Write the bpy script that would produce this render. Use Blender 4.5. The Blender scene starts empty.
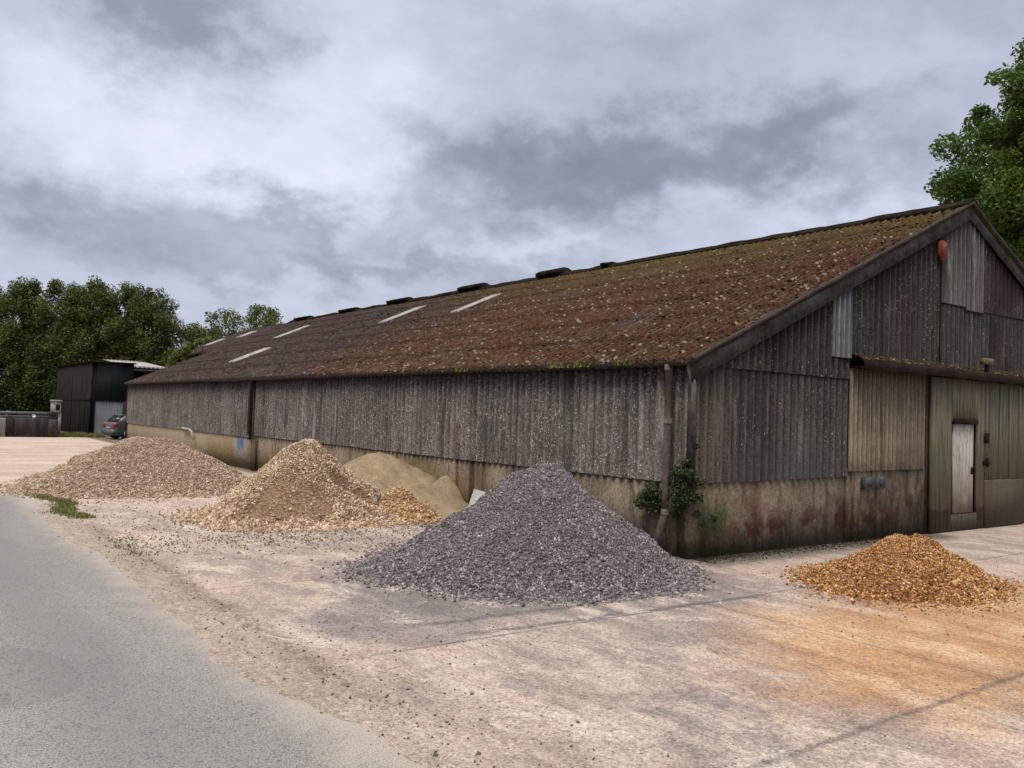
import bpy, math, random
import numpy as np
from mathutils import Matrix, Vector
rng = np.random.default_rng(7)
random.seed(7)
R = math.radians
scene = bpy.context.scene
col = scene.collection

# ------------------------------------------------------------------ camera
cam = bpy.data.cameras.new('camera'); cam_o = bpy.data.objects.new('camera', cam); col.objects.link(cam_o)
_r = (0.80266165, -0.5955458, 0.03254972); _u = (-0.04708015, -0.00886092, 0.99885181); _f = (0.59457358, 0.80327248, 0.03515071)
M = Matrix(((_r[0], _u[0], -_f[0], -9.3803), (_r[1], _u[1], -_f[1], -8.3111), (_r[2], _u[2], -_f[2], 2.0), (0, 0, 0, 1)))
cam_o.matrix_world = M
cam.sensor_width = 36; cam.lens = 30.0358; cam.clip_end = 3000; cam.clip_start = 0.05
scene.camera = cam_o
scene.render.resolution_x = 1024; scene.render.resolution_y = 768
scene.view_settings.view_transform = 'Standard'; scene.view_settings.look = 'None'
scene.view_settings.exposure = 0.5; scene.view_settings.gamma = 1
scene.cycles.max_bounces = 6; scene.cycles.transparent_max_bounces = 8
scene.cycles.use_denoising = True
SUN_EL, SUN_AZ = R(64), R(200)      # high veiled sun, behind the camera to the left


# ------------------------------------------------------------------ node helper
class NT:
    def __init__(s, tree):
        s.t = tree; s.N = tree.nodes; s.L = tree.links
    def node(s, typ, ins=None, **kw):
        n = s.N.new(typ)
        for k, v in kw.items(): setattr(n, k, v)
        for k, v in (ins or {}).items(): s.put(n.inputs[k], v)
        return n
    def put(s, sock, v):
        if v is None: return
        if isinstance(v, bpy.types.NodeSocket): s.L.new(v, sock)
        else:
            if hasattr(sock, 'default_value') and isinstance(v, (tuple, list)) and len(v) == 3 and sock.type == 'RGBA': v = (*v, 1)
            sock.default_value = v
    def math(s, op, a, b=None, clamp=False):
        n = s.node('ShaderNodeMath', operation=op, use_clamp=clamp); s.put(n.inputs[0], a)
        if b is not None: s.put(n.inputs[1], b)
        return n.outputs[0]
    def vmath(s, op, a, b=None):
        n = s.node('ShaderNodeVectorMath', operation=op); s.put(n.inputs[0], a)
        if b is not None: s.put(n.inputs[1], b)
        return n.outputs['Value'] if op in ('LENGTH', 'DOT_PRODUCT') else n.outputs[0]
    def mul(s, *a):
        o = a[0]
        for b in a[1:]: o = s.math('MULTIPLY', o, b)
        return o
    def add(s, *a):
        o = a[0]
        for b in a[1:]: o = s.math('ADD', o, b)
        return o
    def inv(s, a): return s.math('SUBTRACT', 1.0, a)
    def xyz(s, v):
        n = s.node('ShaderNodeSeparateXYZ'); s.put(n.inputs[0], v); return n.outputs
    def comb(s, x, y, z):
        n = s.node('ShaderNodeCombineXYZ')
        for i, v in enumerate((x, y, z)): s.put(n.inputs[i], v)
        return n.outputs[0]
    def sc(s, v, f): return s.vmath('MULTIPLY', v, f)
    def noise(s, scale, detail=3, vec=None, rough=0.55, dist=0.0, color=False):
        n = s.node('ShaderNodeTexNoise'); n.noise_dimensions = '3D'
        s.put(n.inputs['Vector'], vec if vec is not None else s.pos)
        n.inputs['Scale'].default_value = scale; n.inputs['Detail'].default_value = detail
        n.inputs['Roughness'].default_value = rough; n.inputs['Distortion'].default_value = dist
        return n.outputs['Color' if color else 'Fac']
    def vor(s, scale, vec=None, feature='F1', rand=1.0):
        n = s.node('ShaderNodeTexVoronoi', feature=feature)
        s.put(n.inputs['Vector'], vec if vec is not None else s.pos)
        n.inputs['Scale'].default_value = scale; n.inputs['Randomness'].default_value = rand
        return n.outputs
    def sm(s, f, lo, hi):
        n = s.node('ShaderNodeMapRange', interpolation_type='SMOOTHSTEP')
        s.put(n.inputs[0], f); n.inputs[1].default_value = lo; n.inputs[2].default_value = hi
        if lo > hi:
            n.inputs[1].default_value = hi; n.inputs[2].default_value = lo
            n.inputs[3].default_value = 1; n.inputs[4].default_value = 0
        return n.outputs[0]
    def lin(s, f, lo, hi, a, b):
        n = s.node('ShaderNodeMapRange'); s.put(n.inputs[0], f)
        for i, v in enumerate((lo, hi, a, b)): n.inputs[i + 1].default_value = v
        return n.outputs[0]
    def ramp(s, f, stops):
        n = s.node('ShaderNodeValToRGB'); s.put(n.inputs[0], f); e = n.color_ramp.elements
        while len(e) < len(stops): e.new(0.5)
        for el, (p, c) in zip(e, stops): el.position = p; el.color = (*c, 1)
        return n.outputs[0]
    def mix(s, f, a, b, mode='MIX'):
        n = s.node('ShaderNodeMix', data_type='RGBA', blend_type=mode)
        s.put(n.inputs[0], f)
        s.put(n.inputs[6], (*a, 1) if isinstance(a, tuple) else a); s.put(n.inputs[7], (*b, 1) if isinstance(b, tuple) else b)
        return n.outputs[2]
    def attr(s, name):
        return s.node('ShaderNodeAttribute', attribute_name=name).outputs['Fac']


class Mat(NT):
    def __init__(s, name):
        s.m = bpy.data.materials.new(name); s.m.use_nodes = True
        super().__init__(s.m.node_tree); s.N.clear()
        s.geo = s.node('ShaderNodeNewGeometry'); s.pos = s.geo.outputs['Position']
        s.X, s.Y, s.Z = s.xyz(s.pos)
    def blob(s, cx, cy, rx, ry, rot=0.0, warp=0.5, wscale=1.2, lo=1.1, hi=0.6):
        if not hasattr(s, '_w'): s._w = {}
        k = (wscale,)
        if k not in s._w: s._w[k] = s.vmath('SUBTRACT', s.noise(wscale, 4, color=True), (0.5, 0.5, 0.5))
        p = s.vmath('ADD', s.pos, s.sc(s._w[k], (warp * 2,) * 3))
        x, y, z = s.xyz(p)
        dx = s.math('SUBTRACT', x, cx); dy = s.math('SUBTRACT', y, cy)
        c, n = math.cos(rot), math.sin(rot)
        a = s.math('DIVIDE', s.add(s.mul(dx, c), s.mul(dy, n)), rx)
        b = s.math('DIVIDE', s.add(s.mul(dx, -n), s.mul(dy, c)), ry)
        d = s.math('SQRT', s.add(s.mul(a, a), s.mul(b, b)))
        return s.sm(d, lo, hi)
    def grain(s, scale, ch=0):
        return s.xyz(s.vor(scale)[1])[ch]
    def box(s, axis, lo, hi, soft=0.1):
        return s.mul(s.sm(axis, lo - soft, lo + soft), s.sm(axis, hi + soft, hi - soft))
    def out(s, color, rough=0.9, h=None, hs=0.5, hd=0.02, metal=0.0, spec=0.3, transl=None):
        b = s.node('ShaderNodeBsdfPrincipled'); s.put(b.inputs['Base Color'], (*color, 1) if isinstance(color, tuple) else color)
        s.put(b.inputs['Roughness'], rough); s.put(b.inputs['Metallic'], metal); b.inputs['Specular IOR Level'].default_value = spec
        if h is not None:
            bp = s.node('ShaderNodeBump'); bp.inputs['Strength'].default_value = hs; bp.inputs['Distance'].default_value = hd
            s.put(bp.inputs['Height'], h); s.L.new(bp.outputs[0], b.inputs['Normal'])
        sh = b.outputs[0]
        if transl:
            t = s.node('ShaderNodeBsdfTranslucent'); s.put(t.inputs[0], color)
            mx = s.node('ShaderNodeMixShader'); mx.inputs[0].default_value = transl
            s.L.new(sh, mx.inputs[1]); s.L.new(t.outputs[0], mx.inputs[2]); sh = mx.outputs[0]
        o = s.node('ShaderNodeOutputMaterial'); s.L.new(sh, o.inputs[0])
        return s.m


# ------------------------------------------------------------------ world: overcast sky
world = bpy.data.worlds.new('World'); scene.world = world; world.use_nodes = True
w = NT(world.node_tree); w.N.clear()
tc = w.node('ShaderNodeTexCoord').outputs['Generated']; w.pos = tc
sky = w.node('ShaderNodeTexSky', sky_type='NISHITA'); sky.sun_disc = False
sky.sun_elevation = SUN_EL; sky.sun_rotation = R(90) - SUN_AZ
dx_, dy_, dz_ = w.xyz(tc)
zc = w.math('MAXIMUM', dz_, 0.0)
den = w.add(zc, 0.5)
plane = w.comb(w.math('DIVIDE', dx_, den), w.math('DIVIDE', dy_, den), 0.0)
n1 = w.noise(2.6, 9, plane, 0.56, 0.15)
n2 = w.noise(8.0, 9, w.vmath('ADD', w.sc(plane, (1, 1, 1)), (7.3, 2.1, 0)), 0.62, 0.1)
wn = w.vmath('SUBTRACT', w.noise(6.5, 8, plane, 0.62, color=True), (0.5, 0.5, 0.5))
wx, wy, _ = w.xyz(wn)
az = w.add(w.math('ARCTAN2', dy_, dx_), w.mul(wx, 0.42)); el = w.add(w.math('ARCSINE', dz_), w.mul(wy, 0.22))
def skyblob(a0, e0, sa, se, amp, tilt=0.0):
    a = w.math('DIVIDE', w.math('SUBTRACT', az, a0), sa)
    ee = w.math('SUBTRACT', el, e0)
    if tilt: ee = w.math('SUBTRACT', ee, w.mul(w.math('SUBTRACT', az, a0), tilt))
    b = w.math('DIVIDE', ee, se)
    return w.mul(w.math('EXPONENT', w.mul(w.add(w.mul(a, a), w.mul(b, b)), -1.0)), amp)
bl = [skyblob(0.72, 0.305, 0.20, 0.042, -0.30), skyblob(0.60, 0.335, 0.12, 0.035, -0.18), skyblob(0.86, 0.265, 0.14, 0.045, -0.26),
      skyblob(0.99, 0.25, 0.10, 0.04, -0.14), skyblob(1.33, 0.41, 0.10, 0.06, -0.34), skyblob(1.16, 0.205, 0.13, 0.02, -0.22),
      skyblob(1.43, 0.19, 0.12, 0.028, -0.20), skyblob(1.10, 0.165, 0.22, 0.022, -0.22), skyblob(1.30, 0.145, 0.16, 0.015, -0.08),
      skyblob(0.56, 0.43, 0.30, 0.045, -0.16), skyblob(0.87, 0.42, 0.18, 0.05, -0.08),
      skyblob(1.38, 0.29, 0.15, 0.06, 0.26), skyblob(1.15, 0.31, 0.14, 0.06, 0.12), skyblob(1.16, 0.37, 0.12, 0.08, 0.12), skyblob(0.55, 0.235, 0.25, 0.025, 0.12),
      skyblob(0.93, 0.185, 0.14, 0.02, 0.16), skyblob(1.25, 0.26, 0.12, 0.03, 0.12)]
tot = w.add(*bl)
dens = w.add(w.mul(w.math('SUBTRACT', n1, 0.5), 0.5), w.mul(w.math('SUBTRACT', n2, 0.5), 0.3), w.mul(tot, 1.1), 0.55)
cl = w.ramp(dens, [(0.0, (1.45, 1.68, 2.0)), (0.25, (2.2, 2.47, 2.98)), (0.5, (3.65, 3.9, 4.8)), (0.75, (5.2, 5.4, 6.5)), (1.0, (6.6, 6.8, 7.6))])
# an overcast sky is about three times brighter overhead than at the horizon
zen = w.lin(w.sm(el, 0.35, 1.3), 0, 1, 1.0, 3.1)
cl = w.mix(1.0, cl, w.comb(zen, w.lin(w.sm(el, 0.35, 1.3), 0, 1, 1.0, 2.95), w.lin(w.sm(el, 0.35, 1.3), 0, 1, 1.0, 2.45)), 'MULTIPLY')
allsky = w.mix(0.95, sky.outputs[0], cl)
bg = w.node('ShaderNodeBackground'); w.put(bg.inputs[0], allsky); bg.inputs[1].default_value = 0.1
wo = w.node('ShaderNodeOutputWorld'); w.L.new(bg.outputs[0], wo.inputs[0])

sun = bpy.data.lights.new('sun', 'SUN'); sun.energy = 1.9; sun.angle = R(25); sun.color = (1, 0.95, 0.88)
sun_o = bpy.data.objects.new('sun', sun); col.objects.link(sun_o)
sd = Vector((math.cos(SUN_EL) * math.cos(SUN_AZ), math.cos(SUN_EL) * math.sin(SUN_AZ), math.sin(SUN_EL)))
sun_o.rotation_euler = sd.to_track_quat('Z', 'Y').to_euler()


# ------------------------------------------------------------------ mesh helpers
def mesh_obj(name, V, F, mat, parent=None, attr=None, smooth=False):
    """one mesh object from world-space vertices; F is an (n,k) array or a list of such arrays"""
    V = np.asarray(V, dtype=np.float32).reshape(-1, 3)
    if parent is not None: V = V - np.array(parent_loc(parent), dtype=np.float32)
    Fs = F if isinstance(F, list) and len(F) and isinstance(F[0], np.ndarray) else [np.asarray(F)]
    me = bpy.data.meshes.new(name)
    loops = np.concatenate([f.reshape(-1) for f in Fs]).astype(np.int32)
    tot = np.concatenate([np.full(len(f), f.shape[1]) for f in Fs]).astype(np.int32)
    st = np.concatenate([[0], np.cumsum(tot)[:-1]]).astype(np.int32)
    me.vertices.add(len(V)); me.vertices.foreach_set('co', V.reshape(-1))
    me.loops.add(len(loops)); me.loops.foreach_set('vertex_index', loops)
    me.polygons.add(len(tot)); me.polygons.foreach_set('loop_start', st); me.polygons.foreach_set('loop_total', tot)
    if smooth: me.polygons.foreach_set('use_smooth', np.ones(len(tot), dtype=bool))
    me.update(calc_edges=True); me.validate()
    if attr is not None:
        a = me.attributes.new('rnd', 'FLOAT', 'POINT'); a.data.foreach_set('value', np.asarray(attr, dtype=np.float32))
    if mat: me.materials.append(mat)
    o = bpy.data.objects.new(name, me); col.objects.link(o)
    if parent is not None: o.parent = parent
    return o
def parent_loc(p):
    l = Vector(p.location)
    while p.parent: p = p.parent; l += Vector(p.location)
    return l
def tag(o, label=None, cat=None, group=None, kind=None):
    if label: o['label'] = label
    if cat: o['category'] = cat
    if group: o['group'] = group
    if kind: o['kind'] = kind
    return o
def thing(name, label, cat, loc, group=None):
    o = bpy.data.objects.new(name, None); col.objects.link(o); o.location = loc; o.empty_display_size = 0.2
    return tag(o, label, cat, group)
class MB:
    def __init__(s): s.V = []; s.F = {3: [], 4: []}; s.n = 0
    def addm(s, V, F):
        V = np.asarray(V, float).reshape(-1, 3); F = np.asarray(F)
        s.F[F.shape[1]].append(F + s.n); s.V.append(V); s.n += len(V); return s
    def box(s, a, b, rot=0.0, c=None, tilt=None):
        (x0, y0, z0), (x1, y1, z1) = a, b
        V = np.array([(x, y, z) for z in (z0, z1) for x, y in ((x0, y0), (x1, y0), (x1, y1), (x0, y1))], float)
        if rot:
            c0 = np.array(c if c is not None else V.mean(0)); V = (V - c0) @ np.array(Matrix.Rotation(rot, 3, 'Z').transposed()) + c0
        if tilt is not None:
            c0 = V.mean(0); V = (V - c0) @ np.array(tilt.to_3x3().transposed()) + c0
        return s.addm(V, [(0, 3, 2, 1), (4, 5, 6, 7), (0, 1, 5, 4), (1, 2, 6, 5), (2, 3, 7, 6), (3, 0, 4, 7)])
    def tube(s, pts, rad, n=10, cap=True):
        pts = [Vector(p) for p in pts]; rad = rad if isinstance(rad, (list, tuple)) else [rad] * len(pts)
        V = []; prev = None
        for i, p in enumerate(pts):
            d = (pts[min(i + 1, len(pts) - 1)] - pts[max(i - 1, 0)]).normalized()
            a = prev if prev is not None else (Vector((0, 0, 1)) if abs(d.z) < 0.9 else Vector((1, 0, 0)))
            a = (a - d * a.dot(d)).normalized(); b = d.cross(a); prev = a
            for k in range(n):
                t = 2 * math.pi * k / n; V.append(p + (a * math.cos(t) + b * math.sin(t)) * rad[i])
        F = [(i * n + k, i * n + (k + 1) % n, (i + 1) * n + (k + 1) % n, (i + 1) * n + k) for i in range(len(pts) - 1) for k in range(n)]
        if cap:
            for base, c in ((0, pts[0]), ((len(pts) - 1) * n, pts[-1])):
                V.append(c); ci = len(V) - 1
                F += [(base + k, base + (k + 1) % n, ci, ci) for k in range(n)]
        q = [f for f in F if f[2] != f[3]]; t = [f[:3] for f in F if f[2] == f[3]]
        V = [tuple(v) for v in V]; n0 = s.n
        s.addm(V, q)
        if t: s.F[3].append(np.array(t) + n0)
        return s
    def prism(s, poly, axis, a, b):
        """extrude a convex 2D polygon along axis ('x','y','z') from a to b"""
        def P(u, v, w): return {'x': (w, u, v), 'y': (u, w, v), 'z': (u, v, w)}[axis]
        n = len(poly); V = [P(*p, a) for p in poly] + [P(*p, b) for p in poly]; n0 = s.n
        s.addm(V, [(i, (i + 1) % n, (i + 1) % n + n, i + n) for i in range(n)])
        s.F[3].append(np.array([(0, i + 1, i) for i in range(1, n - 1)] + [(n, n + i, n + i + 1) for i in range(1, n - 1)]) + n0)
        return s
    def slab(s, P, off):
        """closed sheet: P (nu,nv,3) front grid, back grid shifted by off"""
        P = np.asarray(P, float); nu, nv = P.shape[:2]; n = nu * nv
        V = np.concatenate([P.reshape(-1, 3), (P + np.array(off)).reshape(-1, 3)])
        I = np.arange(n).reshape(nu, nv)
        q = np.stack([I[:-1, :-1], I[1:, :-1], I[1:, 1:], I[:-1, 1:]], -1).reshape(-1, 4)
        F = [q, q[:, ::-1] + n]
        for e in (I[0, :], I[-1, :], I[:, 0], I[:, -1]):
            F.append(np.stack([e[:-1], e[1:], e[1:] + n, e[:-1] + n], -1))
        return s.addm(V, np.concatenate(F))
    def build(s, name, mat, parent=None, smooth=False, attr=None):
        Fs = [np.concatenate(f) for f in s.F.values() if f]
        return mesh_obj(name, np.concatenate(s.V), Fs, mat, parent, attr, smooth)

def _hash(i, j, seed):
    h = np.sin(i * 127.1 + j * 311.7 + seed * 74.7) * 43758.5453
    return h - np.floor(h)
def vnoise(x, y, seed=0):
    x = np.asarray(x, float); y = np.asarray(y, float)
    i, j = np.floor(x), np.floor(y); u, v = x - i, y - j; u = u * u * (3 - 2 * u); v = v * v * (3 - 2 * v)
    return (_hash(i, j, seed) * (1 - u) * (1 - v) + _hash(i + 1, j, seed) * u * (1 - v) + _hash(i, j + 1, seed) * (1 - u) * v + _hash(i + 1, j + 1, seed) * u * v) * 2 - 1
def fbm(x, y, seed=0, o=4):
    r = 0; a = 0.5
    for k in range(o): r = r + a * vnoise(x * 2 ** k, y * 2 ** k, seed + k * 11); a *= 0.5
    return r
def rand_rot(n):
    q = rng.normal(size=(n, 4)); q /= np.linalg.norm(q, axis=1)[:, None]; a, b, c, d = q.T
    return np.stack([1 - 2 * (c * c + d * d), 2 * (b * c - a * d), 2 * (b * d + a * c), 2 * (b * c + a * d), 1 - 2 * (b * b + d * d), 2 * (c * d - a * b),
                     2 * (b * d - a * c), 2 * (c * d + a * b), 1 - 2 * (b * b + c * c)], -1).reshape(n, 3, 3)
OCT = np.array([(1, 0, 0), (-1, 0, 0), (0, 1, 0), (0, -1, 0), (0, 0, 1), (0, 0, -1)], float)
OCF = np.array([(0, 2, 4), (2, 1, 4), (1, 3, 4), (3, 0, 4), (2, 0, 5), (1, 2, 5), (3, 1, 5), (0, 3, 5)])
def stones(C, rad, flat=0.6, tilt=None):
    """angular stones: jittered octahedra at C with radii rad"""
    n = len(C); T = OCT[None] * (1 + rng.uniform(-0.35, 0.35, (n, 6, 1))) + rng.uniform(-0.25, 0.25, (n, 6, 3))
    s = np.stack([np.ones(n) * 1.15, rng.uniform(0.6, 1.1, n), rng.uniform(flat * 0.6, flat * 1.4, n)], -1)
    T = T * s[:, None, :] * rad[:, None, None]
    Rm = rand_rot(n) if tilt is None else tilt
    V = np.einsum('nij,nkj->nki', Rm, T) + C[:, None, :]
    F = (OCF[None] + (np.arange(n) * 6)[:, None, None]).reshape(-1, 3)
    return V.reshape(-1, 3), F, np.repeat(rng.random(n), 6)
def flat_rot(n, amt=0.35):
    a = rng.uniform(0, 2 * math.pi, n); p = rng.normal(0, amt, n); q = rng.normal(0, amt, n); z = np.zeros(n); o = np.ones(n)
    Rz = np.stack([np.cos(a), -np.sin(a), z, np.sin(a), np.cos(a), z, z, z, o], -1).reshape(n, 3, 3)
    Rx = np.stack([o, z, z, z, np.cos(p), -np.sin(p), z, np.sin(p), np.cos(p)], -1).reshape(n, 3, 3)
    Ry = np.stack([np.cos(q), z, np.sin(q), z, o, z, -np.sin(q), z, np.cos(q)], -1).reshape(n, 3, 3)
    return np.einsum('nij,njk,nkl->nil', Rx, Ry, Rz)


HW = 7.935
# ------------------------------------------------------------------ materials
def ground_mat():
    m = Mat('yard_concrete')
    pl = m.sc(m.pos, (1, 1, 0))
    wv = m.vmath('ADD', pl, m.sc(m.vmath('SUBTRACT', m.noise(1.3, 4, pl, color=True), (0.5, 0.5, 0.5)), (0.5, 1.2, 0)))
    st = m.sc(wv, (1, 0.42, 1))
    n_big = m.noise(0.33, 5, pl, 0.6); n_mid = m.noise(1.7, 8, st, 0.72, 0.3); n_fine = m.noise(11, 6, m.sc(wv, (1, 0.6, 1)), 0.75); n_grit = m.noise(55, 3, pl, 0.75)
    n_scr = m.noise(5.0, 7, m.sc(wv, (1, 0.22, 1)), 0.75)
    c = m.ramp(n_mid, [(0.30, (0.21, 0.175, 0.148)), (0.42, (0.335, 0.265, 0.22)), (0.52, (0.455, 0.365, 0.305)), (0.64, (0.57, 0.47, 0.39))])
    c = m.mix(m.mul(m.sm(n_big, 0.42, 0.62), 0.65), c, (0.51, 0.365, 0.295))
    far = m.sm(m.Y, 7, 15)
    c = m.mix(m.mul(far, 0.7), c, m.ramp(m.noise(0.7, 7, m.sc(m.pos, (0.35, 1.2, 1)), 0.7), [(0.35, (0.36, 0.255, 0.195)), (0.5, (0.50, 0.385, 0.295)), (0.62, (0.60, 0.49, 0.37))]))
    # scraped streaks
    c = m.mix(m.mul(m.sm(n_scr, 0.54, 0.62), 0.45, m.inv(far)), c, (0.19, 0.165, 0.145))
    c = m.mix(m.mul(m.sm(n_scr, 0.46, 0.37), 0.65, m.inv(far)), c, (0.60, 0.51, 0.42))
    slate = (0.155, 0.137, 0.137)
    c = m.mix(m.mul(m.blob(-5.35, -1.1, 0.85, 1.0, 0.2, 0.3, 3.0, 1.08, 0.8), 0.62, m.sm(m.add(m.Y, m.mul(n_fine, 0.06)), -2.06, -1.99), m.lin(n_scr, 0.3, 0.6, 0.7, 1.0)), c, slate)
    c = m.mix(m.mul(m.blob(-2.9, 0.0, 2.8, 2.0, -0.5, 0.4, 1.8, lo=1.15, hi=0.85), 0.7, m.sm(n_mid, 0.62, 0.46)), c, slate)
    for (cx, cy, rx, ry, a) in ((-3.3, -3.0, 1.6, 0.9, 0.85), (-4.2, -4.7, 1.1, 1.2, 0.75), (-1.0, -2.0, 1.8, 0.6, 0.65), (-5.2, -3.9, 0.9, 1.2, 0.35), (-5.2, 2.2, 1.3, 1.6, 0.6), (-3.4, 3.3, 1.8, .9, .5)):
        c = m.mix(m.mul(m.blob(cx, cy, rx, ry, 0, 0.6, 1.8, 1.2, 0.3), a, m.sm(n_mid, 0.60, 0.46), m.lin(n_fine, 0.4, 0.6, 0.3, 1.0)), c, (0.21, 0.18, 0.168))
    wob = m.mul(m.math('SUBTRACT', m.noise(2.0, 5, pl, 0.65), 0.5), 0.3)
    yb = m.add(m.Y, wob, m.mul(m.X, 0.05))
    for y0, x0, x1, wd in ((-1.62, -5.3, -1.2, 0.06), (-2.12, -5.0, -1.0, 0.05)):
        c = m.mix(m.mul(m.box(yb, y0 - wd, y0 + wd, 0.05), m.box(m.X, x0, x1, 0.4), m.lin(n_fine, 0.36, 0.52, 0.4, 0.95)), c, (0.13, 0.114, 0.105))
    og = m.math('MAXIMUM', m.blob(0.0, -4.0, 3.6, 1.5, 0.3, 0.6, 0.9, 1.15, 0.5), m.blob(-1.9, -4.2, 2.4, 1.7, 0.5, 0.8, 1.4, 1.2, 0.4))
    oc = m.ramp(n_mid, [(0.32, (0.34, 0.165, 0.065)), (0.5, (0.50, 0.265, 0.115)), (0.66, (0.62, 0.39, 0.21))])
    c = m.mix(m.mul(og, m.lin(n_fine, 0.35, 0.62, 1.0, 0.7)), c, oc)
    c = m.mix(m.mul(og, m.sm(n_scr, 0.53, 0.62), 0.35), c, (0.25, 0.16, 0.095))
    c = m.mix(m.mul(m.sm(m.noise(1.3, 8, m.sc(wv, (0.7, 1.0, 1)), 0.75), 0.57, 0.62), 0.65, m.inv(og)), c, (0.58, 0.50, 0.42))
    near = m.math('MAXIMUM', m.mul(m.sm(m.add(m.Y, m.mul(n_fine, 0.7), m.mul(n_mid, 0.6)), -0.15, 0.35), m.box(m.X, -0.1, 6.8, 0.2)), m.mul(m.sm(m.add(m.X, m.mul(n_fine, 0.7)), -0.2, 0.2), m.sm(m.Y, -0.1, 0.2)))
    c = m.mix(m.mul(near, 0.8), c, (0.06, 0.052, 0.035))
    jt = m.mul(m.box(m.add(m.Y, m.mul(wob, 0.15)), -2.04, -2.015, 0.018), m.sm(m.X, -6.3, -5.7))
    jt = m.math('MAXIMUM', jt, m.mul(m.box(m.add(m.Y, m.mul(wob, 0.22)), -5.17, -5.12, 0.03), m.sm(m.X, -6.2, -5.4)))
    jt = m.math('MAXIMUM', jt, m.mul(m.box(m.add(m.Y, m.mul(wob, 0.1)), 1.05, 1.09, 0.02), 0.6))
    jt = m.math('MAXIMUM', jt, m.mul(m.box(m.add(m.X, m.mul(wob, 0.12)), -2.02, -1.985, 0.018), m.sm(m.Y, 7, 5), 0.7))
    cr = m.vor(0.55, m.vmath('ADD', pl, m.sc(m.noise(1.6, 6, pl, 0.7, color=True), (0.9, 0.9, 0))), 'DISTANCE_TO_EDGE')[0]
    jt = m.math('MAXIMUM', jt, m.mul(m.sm(cr, 0.010, 0.003), m.sm(n_big, 0.56, 0.62), m.sm(m.X, -6.3, -5.5), 0.5))
    c = m.mix(m.mul(jt, m.lin(n_fine, 0.4, 0.58, 0.35, 0.9)), c, (0.13, 0.105, 0.086))
    ed = m.mul(m.box(m.add(m.X, m.mul(m.math('SUBTRACT', n_mid, 0.5), 1.2)), -7.6, -6.4, 0.3), m.sm(m.Y, 12, 9))
    c = m.mix(m.mul(ed, 0.65), c, m.ramp(n_fine, [(0.38, (0.20, 0.16, 0.125)), (0.5, (0.34, 0.27, 0.21)), (0.62, (0.46, 0.38, 0.30))]))
    ln = m.mul(m.box(m.add(m.X, m.mul(m.math('SUBTRACT', n_big, 0.5), 0.5), m.mul(m.math('SUBTRACT', n_fine, 0.5), 0.5)), -6.58, -6.42, 0.12), m.box(m.Y, -3.2, 6.5, 1.0))
    c = m.mix(m.mul(ln, m.sm(n_fine, 0.45, 0.55), 0.75), c, (0.09, 0.07, 0.052))
    c = m.mix(m.mul(m.sm(n_fine, 0.55, 0.68), 0.45), c, (0.13, 0.108, 0.09))
    c = m.mix(m.mul(m.sm(n_grit, 0.56, 0.68), 0.55), c, (0.12, 0.10, 0.085))
    c = m.mix(m.mul(m.sm(n_grit, 0.45, 0.34), 0.5), c, (0.60, 0.53, 0.45))
    g1 = m.grain(48); g2 = m.grain(95)
    c = m.mix(1.0, c, m.lin(g1, 0, 1, 0.80, 1.2), 'MULTIPLY'); c = m.mix(1.0, c, m.lin(g2, 0, 1, 0.78, 1.22), 'MULTIPLY')
    c = m.mix(m.mul(m.math('GREATER_THAN', g1, 0.955), 0.6), c, (0.10, 0.082, 0.07))
    gr = m.math('MAXIMUM', m.sm(m.Y, 55, 60), m.math('MAXIMUM', m.sm(m.X, 40, 50), m.sm(m.X, -24, -28)))
    c = m.mix(gr, c, m.ramp(n_fine, [(0.3, (0.03, 0.05, 0.012)), (0.7, (0.08, 0.11, 0.03))]))
    return m.out(c, 0.95, m.add(m.mul(n_fine, 1.4), m.mul(n_grit, 0.6), m.mul(jt, -1.0), m.mul(n_scr, 0.8)), 0.9, 0.03, spec=0.15)

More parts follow.
